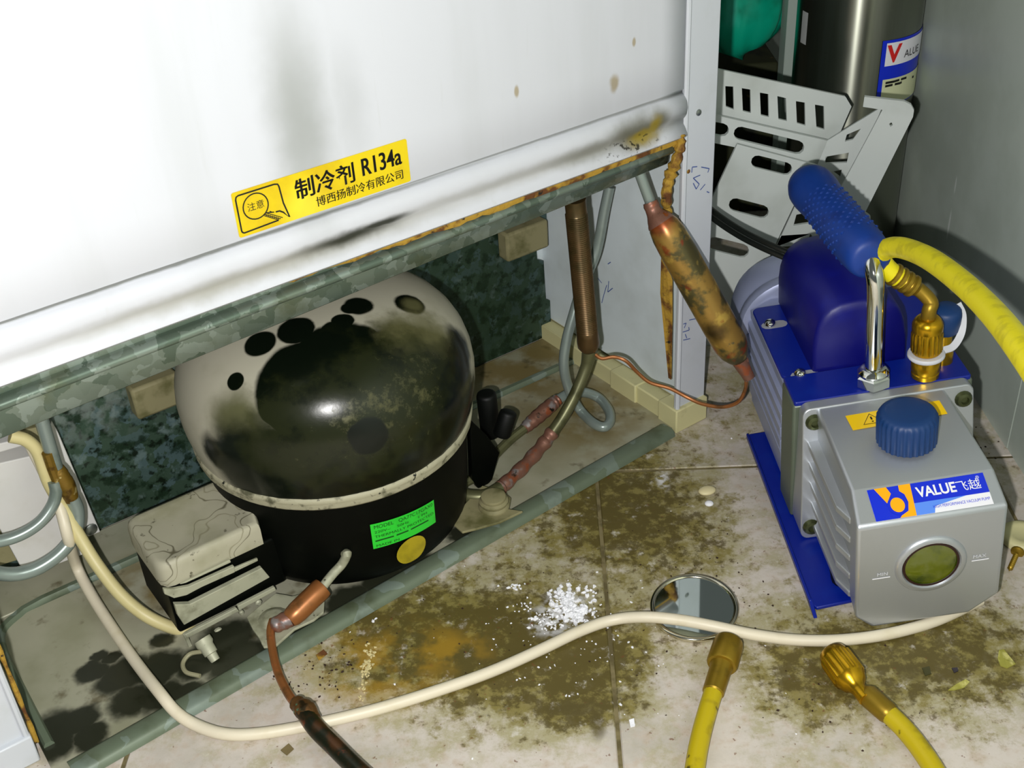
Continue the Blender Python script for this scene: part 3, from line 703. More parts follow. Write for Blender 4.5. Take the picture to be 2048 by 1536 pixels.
sp = thing('suction_pipe', 'brown copper sleeve on a thin pipe curving down to the compressor', 'pipe', fb(1180, 700, .045))
top, bot = fb(1150, 398, .045), fb(1177, 690, .045)
L_ = np.linalg.norm(bot - top); pr = [(0, .0085)]
n = 62
for k in range(n):
    h = .012 + (L_ - .026) * k / n
    pr += [(h, .0083), (h + .0009, .0090)]
pr += [(L_ - .010, .0092), (L_ - .004, .0096), (L_ + .001, .0092), (L_ + .004, .0072), (L_ + .0055, .0060)]
build(MB().lathe(top, bot - top, pr, 18), 'copper_sleeve', M_COPDK, sp, angle=70)
sd = path([(1180, 700, .045), (1172, 735, .045), (1152, 785, .044), (1128, 830, .043), (1105, 865, .042)])
build(MB().tube(sd, [.0068 - .0016 * min(1, i / 6) for i in range(len(sd))], 12), 'pipe_end', M_OLIVE, sp)
sd = path([(1106, 863, .042), (1085, 890, .041), (1050, 930, .040), (1010, 968, .038), (998, 978, .038)])
build(MB().tube(sd, [.0058 + .0007 * math.sin(i * 1.3) for i in range(len(sd))], 12), 'brazed_joint', M_BRAZE, sp)
build(MB().tube(path([(1000, 976, .038), (970, 992, .042), (935, 992, .050), (915, 985, .055)]), .0058, 12), 'pipe_end', M_OLIVE, sp)

dp = thing('discharge_pipe', 'thin grey steel pipe with a loop behind the brown copper sleeve', 'pipe', fb(1200, 850, .07))
dl = path([(1219, 374, .075), (1208, 425, .075), (1192, 505, .075), (1166, 568, .075), (1148, 625, .072), (1132, 685, .07), (1128, 735, .068), (1140, 784, .066), (1160, 820, .064), (1186, 846, .062), (1208, 854, .060),
           (1220, 842, .062), (1217, 820, .066), (1197, 796, .070), (1168, 785, .073), (1138, 788, .073), (1114, 800, .072)], 8)
build(MB().tube(dl, .0044, 12), 'steel_tube', M_STEEL, dp)
dj = path([(1116, 799, .072), (1100, 812, .071), (1070, 838, .069), (1048, 858, .067)])
build(MB().tube(dj, [.0050 + .0016 * math.sin(math.pi * i / (len(dj) - 1)) + .0004 * math.sin(i * 2.1) for i in range(len(dj))], 12), 'brazed_joint', M_BRAZE, dp)
build(MB().tube(path([(1050, 856, .067), (1020, 880, .065), (985, 915, .062), (955, 950, .060), (925, 968, .058)]), .0042, 10), 'tube_end', M_OLIVE, dp)

fd = thing('filter_drier', 'heat stained copper filter drier hanging slantwise across the white corner post', 'filter drier', fb(1400, 560, -.03))
f0, f1 = fb(1279, 345, .012), fb(1302, 408, .004)
build(MB().tube([f0, f1], .0042, 12), 'steel_tube', M_STEEL, fd)
nk = cubic([fb(1300, 404, .004), fb(1308, 424, .0), fb(1322, 446, -.006)], 6)
build(MB().tube(nk, [.0056, .0058, .0062, .0060, .0058, .0060, .0062, .0068, .0078, .0088, .0095, .0105, .0110], 14), 'brazed_neck', M_BRAZE, fd)
d0, d1 = fb(1322, 442, -.006), fb(1474, 712, -.058)
L_ = np.linalg.norm(d1 - d0)
build(MB().lathe(d0, d1 - d0, [(-.006, .006), (-.003, .0085), (.004, .0118), (.012, .0132), (.03, .0138), (L_ - .03, .0140), (L_ - .012, .0136), (L_ - .004, .0118), (L_ + .002, .0085), (L_ + .005, .006)], 26), 'drier_body', M_DRIER, fd, angle=60)
dd = unit(d1 - d0)
build(MB().lathe(d1 + dd * .002, dd, [(0, .0068), (.008, .0060), (.014, .0052), (.02, .0048), (.021, .002)], 12), 'pinched_end', M_BRAZE, fd)
cj = cubic([d1 + dd * .004 + _R * .006, fb(1484, 724, -.062), fb(1490, 748, -.062), fb(1493, 762, -.062)], 5)
build(MB().tube(cj, [.0030, .0031, .0033, .0034, .0034, .0035, .0036, .0037, .0037, .0035, .0031, .0026, .0021, .0017, .0015, .0013], 10), 'capillary_joint', M_BRAZE, fd)
cap_ = path([(1493, 758, -.062), (1490, 780, -.06), (1476, 804, -.055), (1445, 814, -.045), (1405, 808, -.03), (1375, 795, -.018), (1340, 777, -.006), (1300, 765, .006), (1275, 745, .014), (1252, 722, .020), (1228, 714, .028), (1204, 717, .034), (1190, 708, .040), (1184, 698, .044)], 8)
build(MB().tube(cap_, .0016, 8), 'capillary', M_COPPER, fd)

M_TUBE = mat('sooty_copper_tube', (78, 50, 26), .3, .5, layers=[('noise', dict(col=(30, 34, 20), s=40, lo=.45, hi=.6)), ('noise', dict(col=(140, 66, 36), s=60, lo=.58, hi=.68, st=.8)), ('noise', dict(col=(176, 170, 160), s=50, lo=.66, hi=.72, st=.8))])
pp = thing('process_pipe', 'copper process pipe running from the compressor down across the floor towards the viewer', 'pipe', fz(545, 1240, .02))
def pz_(pts, n=7): return cubic([fz(u, v, z) for u, v, z in pts], n)
st0 = CF.p(*[k for k in (0, 0, 0)])
th, zz = shell_hit(690, 1112)
s0 = CF.p(.098 * math.cos(th), .098 * math.sin(th), zz)
build(MB().tube(cubic([s0, fz(694, 1108, zz + .002), fz(684, 1128, .040), fz(664, 1150, .036), fz(642, 1178, .032)], 6), .0034, 12), 'steel_stub', M_DUSTG, pp)
c0, c1 = fz(648, 1172, .032), fz(578, 1240, .022)
L_ = np.linalg.norm(c1 - c0)
build(MB().lathe(c0, c1 - c0, [(0, .004), (.001, .0076), (.004, .0082), (.010, .0080), (L_ - .008, .0080), (L_ - .003, .0074), (L_, .006)], 16), 'copper_sleeve', M_COPPER, pp, angle=50)
build(MB().tube(cubic([fz(582, 1236, .022), fz(560, 1246, .020), fz(545, 1254, .018)], 5), [.0062, .0064, .0062, .0066, .0062, .0058, .006, .0062, .0058, .0050, .0040], 12), 'pinched_end', M_BRAZE, pp)
build(MB().tube(pz_([(546, 1240, .019), (541, 1262, .017), (545, 1300, .015), (556, 1345, .014), (575, 1385, .015), (592, 1410, .0165)]), .0030, 10), 'capillary', M_COPPER, pp)
gj = pz_([(588, 1402, .0165), (600, 1412, .0168), (616, 1426, .0168), (628, 1440, .0162)], 5)
build(MB().tube(gj, [.0034, .0046, .0054, .0056, .0052, .0056, .0066, .0070, .0066, .0072, .0068, .0064, .0058, .0054, .0052, .0050], 12), 'green_joint', M_GREENCU, pp)
build(MB().tube(pz_([(606, 1418, .0168), (632, 1456, .0155), (668, 1492, .0120), (715, 1538, .0085), (790, 1605, .007)]), .0062, 14), 'copper_tube', M_TUBE, pp)

#=====LEFT
M_BOX = mat('white_box_plastic', (214, 212, 208), .5, layers=[('noise', dict(col=(196, 192, 180), s=30, lo=.5, hi=.8, st=.5))])
jb = thing('junction_box', 'white plastic box with a screwed flange mounted at the left of the bay', 'box', fb(120, 1120, .17))
def bq(pts, b, t, name, m=M_BOX, bev=.0008):
    return build(MB().prism([fb(u, v, b) for u, v in pts], FR.d(0, t, 0)), name, m, jb, angle=0, bevel=bev)
bq([(-80, 945), (64, 912), (170, 1108), (60, 1150), (40, 1131), (-10, 1040)], .150, .026, 'cover')
bq([(-90, 908), (40, 878), (53, 890), (-80, 928)], .150, .03, 'top_ledge')
bq([(104, 842), (117, 866), (201, 1064), (176, 1074), (148, 1000), (96, 860)], .166, .018, 'flange')
bq([(-90, 890), (96, 850), (180, 1076), (-60, 1150)], .172, .016, 'back_shell', M_TANBLK)
sc = fb(182, 1058, .1655)
build(MB().lathe(sc, FR.d(0, -1, 0), [(0, .0050), (.0012, .0048), (.0020, .0034), (.0022, .0003)], 12), 'screw', M_ZINC, jb)

M_CORD = mat('cream_cord', (206, 194, 140), .45, layers=[('noise', dict(col=(170, 156, 96), s=24, lo=.5, hi=.75, st=.7))])
M_CORDW = mat('off_white_cord', (222, 212, 188), .45, layers=[('noise', dict(col=(196, 182, 140), s=30, lo=.5, hi=.8, st=.6))])
M_BRASSJ = mat('brown_brazed_brass', (128, 100, 34), .4, .5, layers=[('noise', dict(col=(84, 60, 18), s=80, lo=.48, hi=.62)), ('noise', dict(col=(206, 190, 130), s=90, lo=.63, hi=.7))], bump=(140, .5, .001))
spn = thing('steel_pipe', 'grey steel pipe dropping behind the beam into two curled ends at the far left', 'pipe', fb(120, 970, .12))
build(MB().tube(path([(78, 822, .12), (95, 880, .12), (112, 935, .12), (118, 948, .12)]), .0048, 12), 'steel_tube', M_STEEL, spn)
jj = path([(113, 936, .12), (122, 955, .119), (134, 975, .118), (144, 1000, .117)], 5)
build(MB().tube(jj, [.0052, .0056, .0060, .0064, .0062, .0066, .0064, .0068, .0066, .0066, .0064, .0062, .0058, .0056, .0052, .0050], 12), 'brazed_joint', M_BRASSJ, spn)
build(MB().tube(path([(94, 905, .118), (106, 940, .118), (118, 970, .117)], 5), .0038, 10), 'brazed_joint', M_BRASSJ, spn)
build(MB().tube(path([(144, 996, .117), (154, 1022, .116), (152, 1056, .114), (134, 1090, .112), (102, 1120, .110), (60, 1142, .110), (10, 1148, .112), (-60, 1132, .114)]), .0052, 12), 'steel_tube', M_STEEL, spn)
build(MB().tube(path([(108, 962, .117), (112, 984, .116), (104, 1012, .114), (80, 1044, .112), (44, 1068, .112), (0, 1082, .113), (-60, 1086, .114)]), .0044, 12), 'steel_tube', M_STEEL, spn)

build(MB().tube(cubic([fb(20, 872, .13), fb(52, 880, .128), fb(76, 905, .126), (fb(98, 965, .122)), fb(128, 1018, .118), fb(160, 1075, .108), fb(196, 1132, .094), fb(244, 1192, .074), fb(300, 1236, .056), fb(366, 1262, .044), fb(400, 1262, .040)], 7), .0047, 12), 'relay_cord', M_CORD, None, label='short cream cord bending from the white box down to the relay box', cat='cord')

# the long power cord over tray, floor and mirror, ending under the pump
lc = [fb(58, 884, .135), fb(86, 940, .128), fb(118, 1010, .118), fb(136, 1075, .108)]
lc += [fz(152, 1130, .030), fz(180, 1185, .018), fz(222, 1252, .013), fz(270, 1322, .013), fz(318, 1384, .016), fz(352, 1424, .010), fz(392, 1450, .0052), fz(450, 1468, .0046), fz(520, 1467, .0044), fz(620, 1450, .0044), fz(740, 1422, .0044), fz(860, 1386, .0044), fz(980, 1344, .0044), fz(1080, 1300, .0044),
       fz(1160, 1262, .0044), fz(1225, 1240, .005), fz(1290, 1234, .0098), fz(1360, 1240, .0112), fz(1430, 1253, .0112), fz(1500, 1268, .0078), fz(1580, 1279, .0044), fz(1660, 1281, .0044), fz(1740, 1274, .0042), fz(1810, 1260, .0042), fz(1880, 1238, .0042), fz(1960, 1200, .0042)]
build(MB().tube(cubic(lc, 6), .0041, 12), 'power_cord', M_CORDW, None, label='long off-white power cord snaking over the tray, floor and round mirror', cat='cord')

#=====PUMP
M_ALU = mat('cast_aluminium', (190, 194, 198), .40, .72, bump=(700, .06, .0005))
M_ALUD = mat('motor_grey_paint', (158, 166, 196), .38, .25, layers=[('noise', dict(col=(140, 148, 176), s=20, lo=.45, hi=.7, st=.5))])
M_BLOCK = mat('pump_block_grey', (104, 114, 98), .42, .3, layers=[('noise', dict(col=(84, 94, 80), s=14, lo=.45, hi=.7, st=.6))])
M_BLUE = mat('blue_paint', (4, 30, 136), .36, layers=[('noise', dict(col=(8, 46, 150), s=60, lo=.5, hi=.75, st=.5))])
M_BLUED = mat('deep_blue_plastic', (2, 4, 104), .45, layers=[('noise', dict(col=(4, 16, 128), s=40, lo=.5, hi=.75, st=.5))], bump=(900, .1, .0004))
M_GRIP = mat('blue_rubber_grip', (8, 54, 136), .5, layers=[('noise', dict(col=(4, 34, 104), s=60, lo=.5, hi=.75, st=.6))])
M_CAPB = mat('blue_filler_cap', (8, 52, 104), .5, layers=[('noise', dict(col=(6, 42, 92), s=90, lo=.5, hi=.75, st=.5))])
M_CHROME = mat('chrome', (220, 222, 216), .08, 1.0)
M_BRASS = mat('brass', (206, 160, 30), .26, .9, layers=[('noise', dict(col=(150, 116, 22), s=70, lo=.5, hi=.75, st=.7))])
M_BRASSD = mat('dull_brass', (150, 122, 34), .4, .7, layers=[('noise', dict(col=(112, 92, 26), s=70, lo=.5, hi=.75, st=.7))])
M_GLASSY = mat('oily_sight_glass', (92, 100, 20), .08, 0, coat=1.0, layers=[('noise', dict(col=(40, 56, 10), s=45, lo=.45, hi=.65, st=.8)), ('noise', dict(col=(150, 140, 44), s=60, lo=.6, hi=.75, st=.6))])
M_DARKSEAL = mat('dark_seal', (40, 14, 10), .4)
M_HOSE = mat('yellow_hose', (228, 214, 6), .5, layers=[('noise', dict(col=(182, 168, 4), s=90, lo=.48, hi=.7, st=.6)), ('noise', dict(col=(120, 100, 10), s=28, lo=.68, hi=.76, st=.7))])
M_HOSED = mat('greased_yellow_hose', (184, 164, 6), .45, layers=[('noise', dict(col=(130, 112, 8), s=40, lo=.48, hi=.66, st=.8)), ('noise', dict(col=(70, 58, 10), s=60, lo=.66, hi=.73, st=.9))])
M_STRAP = mat('white_strap', (206, 208, 214), .5)
M_LBLUE = mat('label_blue', (14, 44, 205), .3)
M_LBL2 = mat('label_light_blue', (90, 140, 236), .3)
M_LWHITE = mat('label_white', (236, 236, 240), .35)
M_ORANGE = mat('label_orange', (255, 172, 10), .35)
M_WARN = mat('warning_yellow', (250, 206, 8), .35)
M_SCREW = mat('dull_screw', (84, 90, 58), .35, .7)

pump = thing('vacuum_pump', 'silver and blue vacuum pump with a blue handle standing by the grey wall', 'vacuum pump', PU)
P = PU.p
# folded blue base
mb = MB().prism([P(x, y, .0006) for x, y in ((0, .004), (.004, -.003), (.030, -.001), (.036, .012), (.090, .012), (.096, -.001), (.126, -.001), (.126, .206), (.003, .206), (0, .203))], PU.d(0, 0, .0030))
mb.box(PU, 0, .0022, .002, .204, .0008, .0062)
build(mb, 'base_plate', M_BLUE, pump, bevel=.0008)
mb = MB().prism([P(.0, .004, .0006), P(.0, .004, .0062), P(.0, -.010, .0012), P(.0, -.010, .0006)], PU.d(.0024, 0, 0))
build(mb, 'base_lip', M_BLUE, pump, angle=0)
for x, y in ((.030, .02), (.108, .02), (.03, .18), (.108, .18)):
    build(MB().lathe(P(x, y, .0032), PU.d(0, 0, 1), [(0, .006), (.001, .009), (.010, .010), (.013, .002)], 14), 'rubber_foot', M_RUBBER, pump)
# oil case
def sec(y, x0, x1, zt, zb, cl, crr):
    return [P(x0 + cl, y, zb), P(x1 - crr, y, zb), P(x1, y, zb + crr * .75), P(x1, y, zt), P(x0, y, zt), P(x0, y, zb + cl)]
mb = MB().loft([sec(.088, .0285, .1215, .1115, .019, .004, .004), sec(-.004, .0265, .1220, .1090, .019, .004, .006), sec(-.0045, .0265, .1220, .1087, .003, .011, .016), sec(-.0290, .0235, .1225, .0975, .003, .012, .020)])
case = build(mb, 'oil_case', M_ALU, pump, angle=40, bevel=.0072, bseg=6)
fz_ = (.0845, .0675, .0505, .0335, .0165)
def fin(right, z):
    q = [(.0205, .086), (.0205, .008), (.0255, -.006), (.034, -.012), (.034, .086)]
    if right: q = [(.1475 - x, y) for x, y in q]
    mb = MB(); rings = []
    for dz, s in ((-.0026, 0), (.0026, 0)):
        rings.append([P(x, y, z + dz - (.0 if x > .03 else .0012)) for x, y in q])
    return mb.loft(rings)
for z in fz_:
    build(fin(False, z), 'fin', M_ALU, pump, angle=0, bevel=.0010)
    build(fin(True, z), 'fin', M_ALU, pump, angle=0, bevel=.0010)
# rear rim of the case and pump block
rq = [(x - (.11 - z) * .07 * (1 if x < .08 else 0), z) for x, z in rrect(.0185, .1420, .0042, .1125, .006)]
build(MB().loft([[P(x, .0845 - (.11 - z) * .16, z) for x, z in rq], [P(x, .0945, z) for x, z in rq]]), 'case_rim', M_ALU, pump, angle=30, bevel=.0008)
for x, z in ((.0262, .1015), (.1345, .1015), (.0195, .014), (.1345, .014)):
    mb = MB().lathe(P(x, .0845 - (.11 - z) * .16, z), PU.d(0, -1, .16), [(-.0005, .0066), (.0006, .0064), (.0030, .0050), (.0036, .0030), (.0030, .0028), (.0014, .0024), (.0014, .0002)], 16)
    build(mb, 'screw', M_SCREW, pump, angle=40)
build(MB().prism([P(x, .095, z) for x, z in ((.0100, .0042), (.147, .0042), (.1455, .1095), (.0140, .1095))], PU.d(0, .033, 0)), 'pump_block', M_BLOCK, pump, bevel=.002)
build(MB().prism([P(x, y, .1092) for x, y in rrect(.0150, .1440, .0945, .1285, .002)], PU.d(0, 0, .0038)), 'top_plate', M_BLUE, pump, angle=30, bevel=.0008)
# motor, lengthwise ribs down both flanks
prof = []
zs = np.linspace(.0065, .104, 9)
for i, z in enumerate(zs):
    dz = (zs[1] - zs[0])
    if i < 8:
        off = .0062 * abs((z + dz / 2 - .065) / .05) ** 2
        off -= .0075 * (1 - z / .104); prof += [(.0205 + off, z), (.0150 + off, z + .002), (.0150 + off, z + dz - .002), (.0205 + off, z + dz - .0002)]
poly = [(x, z) for x, z in prof] + [(.034, .109), (.1255, .109)] + [(.1595 - x, z) for x, z in prof[::-1]] + [(.125, .0048), (.034, .0048)]
build(MB().prism([P(x, .128, z) for x, z in poly], PU.d(0, .118, 0)), 'motor_housing', M_ALUD, pump, angle=25, bevel=.0005)
def drum(y, s):
    out = []
    for k in range(48):
        t = 2 * math.pi * k / 48; c, q = math.cos(t), math.sin(t); e = 2 / 2.7
        out.append(P(.0805 + .0735 * s * math.copysign(abs(c) ** e, c), y, .068 + .0575 * s * math.copysign(abs(q) ** e, q)))
    return out
build(MB().loft([drum(.247, .93), drum(.249, .985), drum(.252, 1), drum(.258, 1), drum(.2595, .985), drum(.2615, .985), drum(.263, 1), drum(.290, .985), drum(.300, .93), drum(.304, .8), drum(.305, .1)]), 'fan_cover', M_ALUD, pump, angle=40)
# capacitor hood
build(MB().prism([P(x, y, .1085) for x, y in rrect(.0150, .1460, .1290, .2330, .006)], PU.d(0, 0, .0028)), 'hood_base', M_BLUE, pump, angle=30, bevel=.0007)
def arch(y, s, zt):
    q = []
    for k in range(15):
        t = math.pi * k / 14; c, sn = math.cos(t), math.sin(t); e = 2 / 3.2
        q.append(P(.0735 + .0355 * s * math.copysign(abs(c) ** e, c), y, .111 + (zt - .111) * abs(sn) ** e))
    return q
build(MB().loft([arch(.1300, .93, .160), arch(.1315, .98, .165), arch(.134, 1, .168), arch(.225, 1, .1695), arch(.237, .985, .1675), arch(.242, .95, .164), arch(.2445, .86, .157)]), 'hood', M_BLUED, pump, angle=50)
for (u, v) in ((1540, 650), (1600, 750)):
    q = PU.hl(u, v, 'z', .1113)
    mb = MB(); put2d(mb, flat2d([slot2d((q[0] - .002, q[1] - .001), (q[0] + .0085, q[1] - .001), .0105)], .0006), lambda x, y, z: P(x, y, .1117))
    build(mb, 'washer', M_STRAP, pump, angle=0)
    build(MB().lathe(P(q[0], q[1], .1116), PU.d(0, 0, 1), [(0, .0046), (.0016, .0046), (.0034, .0036), (.0044, .0018), (.0046, .0003)], 16), 'screw', M_CHROME, pump, angle=50)
# handle: chrome rod up from a hexagon nut, grip running back
hx, hy = .0750, .1030
mb = MB().lathe(P(hx, hy, .1128), PU.d(0, 0, 1), [(0, .0118), (.0012, .0128), (.0085, .0128), (.0098, .0112), (.0100, .006)], 6, ref=PU.d(1, 0.25, 0))
build(mb, 'nut', M_CHROME, pump, angle=20)
build(MB().lathe(P(hx, hy, .1228), PU.d(0, 0, 1), [(0, .0110), (.0015, .0112), (.003, .0100), (.0045, .0085), (.005, .006)], 20), 'collar', M_CHROME, pump)
hp = [P(hx, hy, .124), P(hx, hy, .16), P(hx, hy, .192), P(hx - .0006, hy + .003, .2055), P(hx - .0015, hy + .014, .2120), P(hx - .003, hy + .04, .2125)]
hp2 = cubic(hp, 6)
build(MB().tube(hp2, .0063, 14), 'handle_rod', M_CHROME, pump)
g0, g1 = P(.0735, .1085, .2135), P(.0655, .238, .2115)
gl = np.linalg.norm(g1 - g0)
rr = [(0, .0110), (.002, .0148), (.008, .0164), (.02, .0172), (.05, .0176), (.08, .0174), (gl - .03, .0172)]
mb = MB().lathe(g0, g1 - g0, rr + [(gl - .026, .0178), (gl - .014, .0186), (gl - .004, .0184), (gl + .004, .0162), (gl + .009, .0118), (gl + .0112, .0060), (gl + .0116, .0005)], 30)
gd = unit(g1 - g0); ga = unit(np.cross(gd, PU.d(0, 0, 1))); gb = np.cross(ga, gd)
grip = build(mb, 'grip', M_GRIP, pump, angle=60)
mb = MB()
for k in range(17):
    for j in range(16):
        t = 2 * math.pi * (j + .5 * (k % 2)) / 16; h = .024 + k * .0042
        r = .0173; n = ga * math.cos(t) + gb * math.sin(t); c = g0 + gd * h + n * r; tt = np.cross(gd, n)
        w = .0017
        mb.add([c + tt * w, c + gd * w, c - tt * w, c - gd * w, c + n * .0011], [(0, 1, 4), (1, 2, 4), (2, 3, 4), (3, 0, 4)])
build(mb, 'grip_studs', M_GRIP, grip, angle=0, kind='stuff')
# filler cap
cc = P(.0765, .0345, .1080)
build(MB().lathe(cc, PU.d(0, 0, 1), [(0, .0155), (.0045, .0155)], 28), 'cap_seat', M_BLACK, pump)
n = 120; prof = [(.0035, .0184), (.0045, .0196), (.0240, .0199), (.0270, .0188), (.0286, .0168), (.0292, .0130), (.0293, .0003)]
rings = []
for h, r in prof:
    ring = []
    for k in range(n):
        t = 2 * math.pi * k / n; q = r + (.0005 * (1 if (k // 2) % 2 else -1) if .004 < h < .027 else 0)
        ring.append(cc + PU.d(q * math.cos(t), q * math.sin(t), h))
    rings.append(ring)
build(MB().loft(rings), 'filler_cap', M_CAPB, pump, angle=45)
# warning strip on top of the case
def top_pt(x, y, h=.0003): return P(x, y, .1093 + (y + .004) / .092 * .0024 + h)
mb = MB(); put2d(mb, flat2d([[(.046, .055), (.113, .057), (.1128, .073), (.0455, .072)]]), lambda x, y, z: top_pt(x, y, .0003))
warn = build(mb, 'warning_sticker', M_WARN, pump, angle=0, label='yellow warning sticker')
mb = MB()
put2d(mb, stroke2d([(.0548, .0590), (.0690, .0592), (.0618, .0698)], .0009, True), lambda x, y, z: top_pt(x, y, .0006))
put2d(mb, stroke2d([(.0618, .0665), (.0618, .0632)], .0012), lambda x, y, z: top_pt(x, y, .0006))
put2d(mb, stroke2d([(.0618, .0618), (.0618, .0606)], .0012), lambda x, y, z: top_pt(x, y, .0006))
build(mb, 'warning_triangle', M_BLK, warn, angle=0, recalc=False)
# maker's label on the sloping front edge
def lq(s, t, h=.0):
    y0, z0, y1, z1 = -.0060, .1081, -.0268, .0986
    nn = unit(A(0, -(z0 - z1), (y0 - y1))); x = .0368 + .0765 * s
    return P(x, y0 + (y1 - y0) * t + nn[1] * (h + .0003), z0 + (z1 - z0) * t + nn[2] * (h + .0003))
mb = MB(); put2d(mb, flat2d([[(0, 0), (1, 0), (1, 1), (0, 1)]], 0), lambda x, y, z: lq(x, y, 0)); plate = build(mb, 'name_label', M_LWHITE, pump, angle=0, label='blue, white and orange name label')
def lab_part(name, m, items, h):
    mb = MB()
    for it in items: put2d(mb, it, lambda x, y, z: lq(x, y, h))
    return build(mb, name, m, plate, angle=0, recalc=False)
lab_part('label_field', M_LBLUE, [flat2d([[(0, 0), (1, 0), (1, .62), (.62, .62), (.345, .62), (.33, 1), (0, 1)]])], .0002)
lab_part('label_band', M_LBL2, [flat2d([[(.345, .62), (.80, .62), (.52, .80), (.50, 1), (.33, 1)]])], .0003)
ring = [(.215 + .082 * math.cos(t), .60 + .30 * math.sin(t)) for t in np.linspace(0, 2 * math.pi, 24, endpoint=False)]
disc = [(.215 + .060 * math.cos(t), .60 + .23 * math.sin(t)) for t in np.linspace(0, 2 * math.pi, 24, endpoint=False)]
lab_part('label_emblem', M_ORANGE, [flat2d([[(.06, 0), (.165, 0), (.19, .22), (.135, .50)]]), flat2d([[(.27, 0), (.372, 0), (.345, 1), (.205, 1), (.225, .93), (.29, .82), (.312, .55), (.30, .30), (.265, .18)]])], .0004)
lab_part('label_emblem', M_LBLUE, [flat2d([ring])], .0006)
lab_part('label_emblem', M_ORANGE, [flat2d([disc])], .0008)
def txt(s, size, x, y, sx, bold=.0): V, Fc = text2d(s, size, bold); return ([(p[0] * sx + x, y - p[1], 0) for p in V], Fc)
lab_part('lettering', M_LWHITE, [txt('VALUE', .44, .405, .46, .255, .012), txt('飞越', .36, .735, .45, .30), txt('®', .13, .925, .17, .3)], .0005)
lab_part('lettering', M_LBLUE, [txt('HIGH PERFORMANCE VACUUM PUMP', .13, .50, .86, .22)], .0005)
# sight glass and level marks on the front face
sg = P(.0735, -.0290, .0560)
build(MB().lathe(sg, PU.d(0, -1, 0), [(-.001, .0245), (.0010, .0240), (.0022, .0220), (.0022, .0200), (.0006, .0192), (.0002, .0188)], 36, cap=False), 'sight_glass_ring', M_ALU, pump, angle=50)
build(MB().lathe(sg, PU.d(0, -1, 0), [(.0000, .0190), (.0012, .0190), (.0012, .0174)], 36, cap=False), 'seal', M_DARKSEAL, pump)
build(MB().lathe(sg, PU.d(0, -1, 0), [(.0003, .0180), (.0009, .0120), (.0011, .0004)], 36), 'sight_glass', M_GLASSY, pump, angle=60)
ff = lambda x, y, z: P(x, -.02935, y)
for ln, tx, xy in (([(.0345, .0500), (.0465, .0500)], 'MIN', (.0375, .0520)), ([(.1010, .0530), (.1125, .0530)], 'MAX', (.1015, .0552))):
    mb = MB(); put2d(mb, stroke2d(ln, .0009), ff); build(mb, 'level_mark', M_LWHITE, pump, angle=0, recalc=False)
    V, Fc = text2d(tx, .0042); mb = MB(); put2d(mb, ([(p[0] + xy[0], p[1] + xy[1], 0) for p in V], Fc), ff); build(mb, 'lettering', M_STRAP, pump, angle=0, recalc=False)
# intake fitting, second port with its cap and strap
bx, by = .1130, .1030
build(MB().lathe(P(bx, by, .1128), PU.d(0, 0, 1), [(0, .0092), (.0008, .0100), (.004, .0100), (.0048, .0092), (.0056, .0092), (.0062, .0102), (.0155, .0104), (.0165, .0096), (.0175, .009)], 24), 'intake_fitting', M_BRASS, pump, angle=40)
build(MB().lathe(P(bx, by, .1300), PU.d(0, 0, 1), [(0, .0080), (0, .0124), (.0010, .0132), (.0024, .0132), (.0034, .0124), (.0034, .0080)], 28, cap=False), 'strap_ring', M_STRAP, pump, angle=50)
st = [P(.1255, .1030, .1325), P(.1330, .104, .134), P(.1400, .109, .141), P(.1425, .115, .152), P(.1400, .119, .160)]
mb = MB(); rings = []
sp_ = cubic(st, 6)
for i, p in enumerate(sp_):
    t = unit(sp_[min(i + 1, len(sp_) - 1)] - sp_[max(i - 1, 0)]); n_ = PU.d(0, -.5, .87); b_ = unit(np.cross(t, n_)); n_ = unit(np.cross(b_, t))
    rings.append([p + b_ * .0026 + n_ * .0006, p - b_ * .0026 + n_ * .0006, p - b_ * .0026 - n_ * .0006, p + b_ * .0026 - n_ * .0006])
build(mb.loft(rings), 'strap', M_STRAP, pump)
build(MB().lathe(P(.1310, .118, .113), PU.d(0, 0, 1), [(0, .0075), (.012, .0075), (.012, .006), (.036, .006)], 16), 'second_port', M_BRASS, pump)
build(MB().lathe(P(.1310, .118, .1405), PU.d(0.02, -.1, 1), [(0, .0100), (.001, .0108), (.014, .0110), (.0175, .0102), (.0195, .0082), (.0200, .0004)], 18), 'port_cap', M_CAPB, pump, angle=45)

# ------------------------------------------------------------------ yellow hoses
def at_depth(u, v, d): return CAM + ray(u, v) / FPX * d
def depth_of(p): return float((np.asarray(p) - CAM) @ _f)
hose = thing('charging_hose', 'yellow hose bending away from the brass fitting on top of the pump', 'hose', P(bx, by, .134))
kp = [(0, .0092), (.0012, .0100)]
mb = MB(); n = 48; rings = []
for h, r in ((.134, .0085), (.1342, .0098), (.1362, .0106), (.1500, .0106), (.1530, .0100), (.1532, .0108), (.1580, .0108), (.1605, .0096), (.1625, .0080), (.1630, .0066)):
    rings.append([P(bx, by, h) + PU.d(math.cos(2 * math.pi * k / n), math.sin(2 * math.pi * k / n), 0) * (r + (.0005 * (1 if k % 2 else -1) if .1355 < h < .151 else 0)) for k in range(n)])
build(mb.loft(rings), 'knurled_nut', M_BRASS, hose, angle=40)
d0 = depth_of(P(bx, by, .17))
el = cubic([P(bx, by, .160), P(bx + .0005, by, .169), at_depth(1862, 606, d0), at_depth(1848, 588, d0), at_depth(1828, 572, d0)], 6)
build(MB().tube(el, .0052, 14), 'elbow', M_BRASSD, hose)
fp0, fp1 = at_depth(1834, 578, d0), at_depth(1782, 545, d0 - .004)
L_ = np.linalg.norm(fp1 - fp0); pr = [(0, .0056)]
for k in range(4):
    h = .002 + k * .0052
    pr += [(h, .0066), (h + .0012, .0084), (h + .0034, .0084), (h + .0044, .0068)]
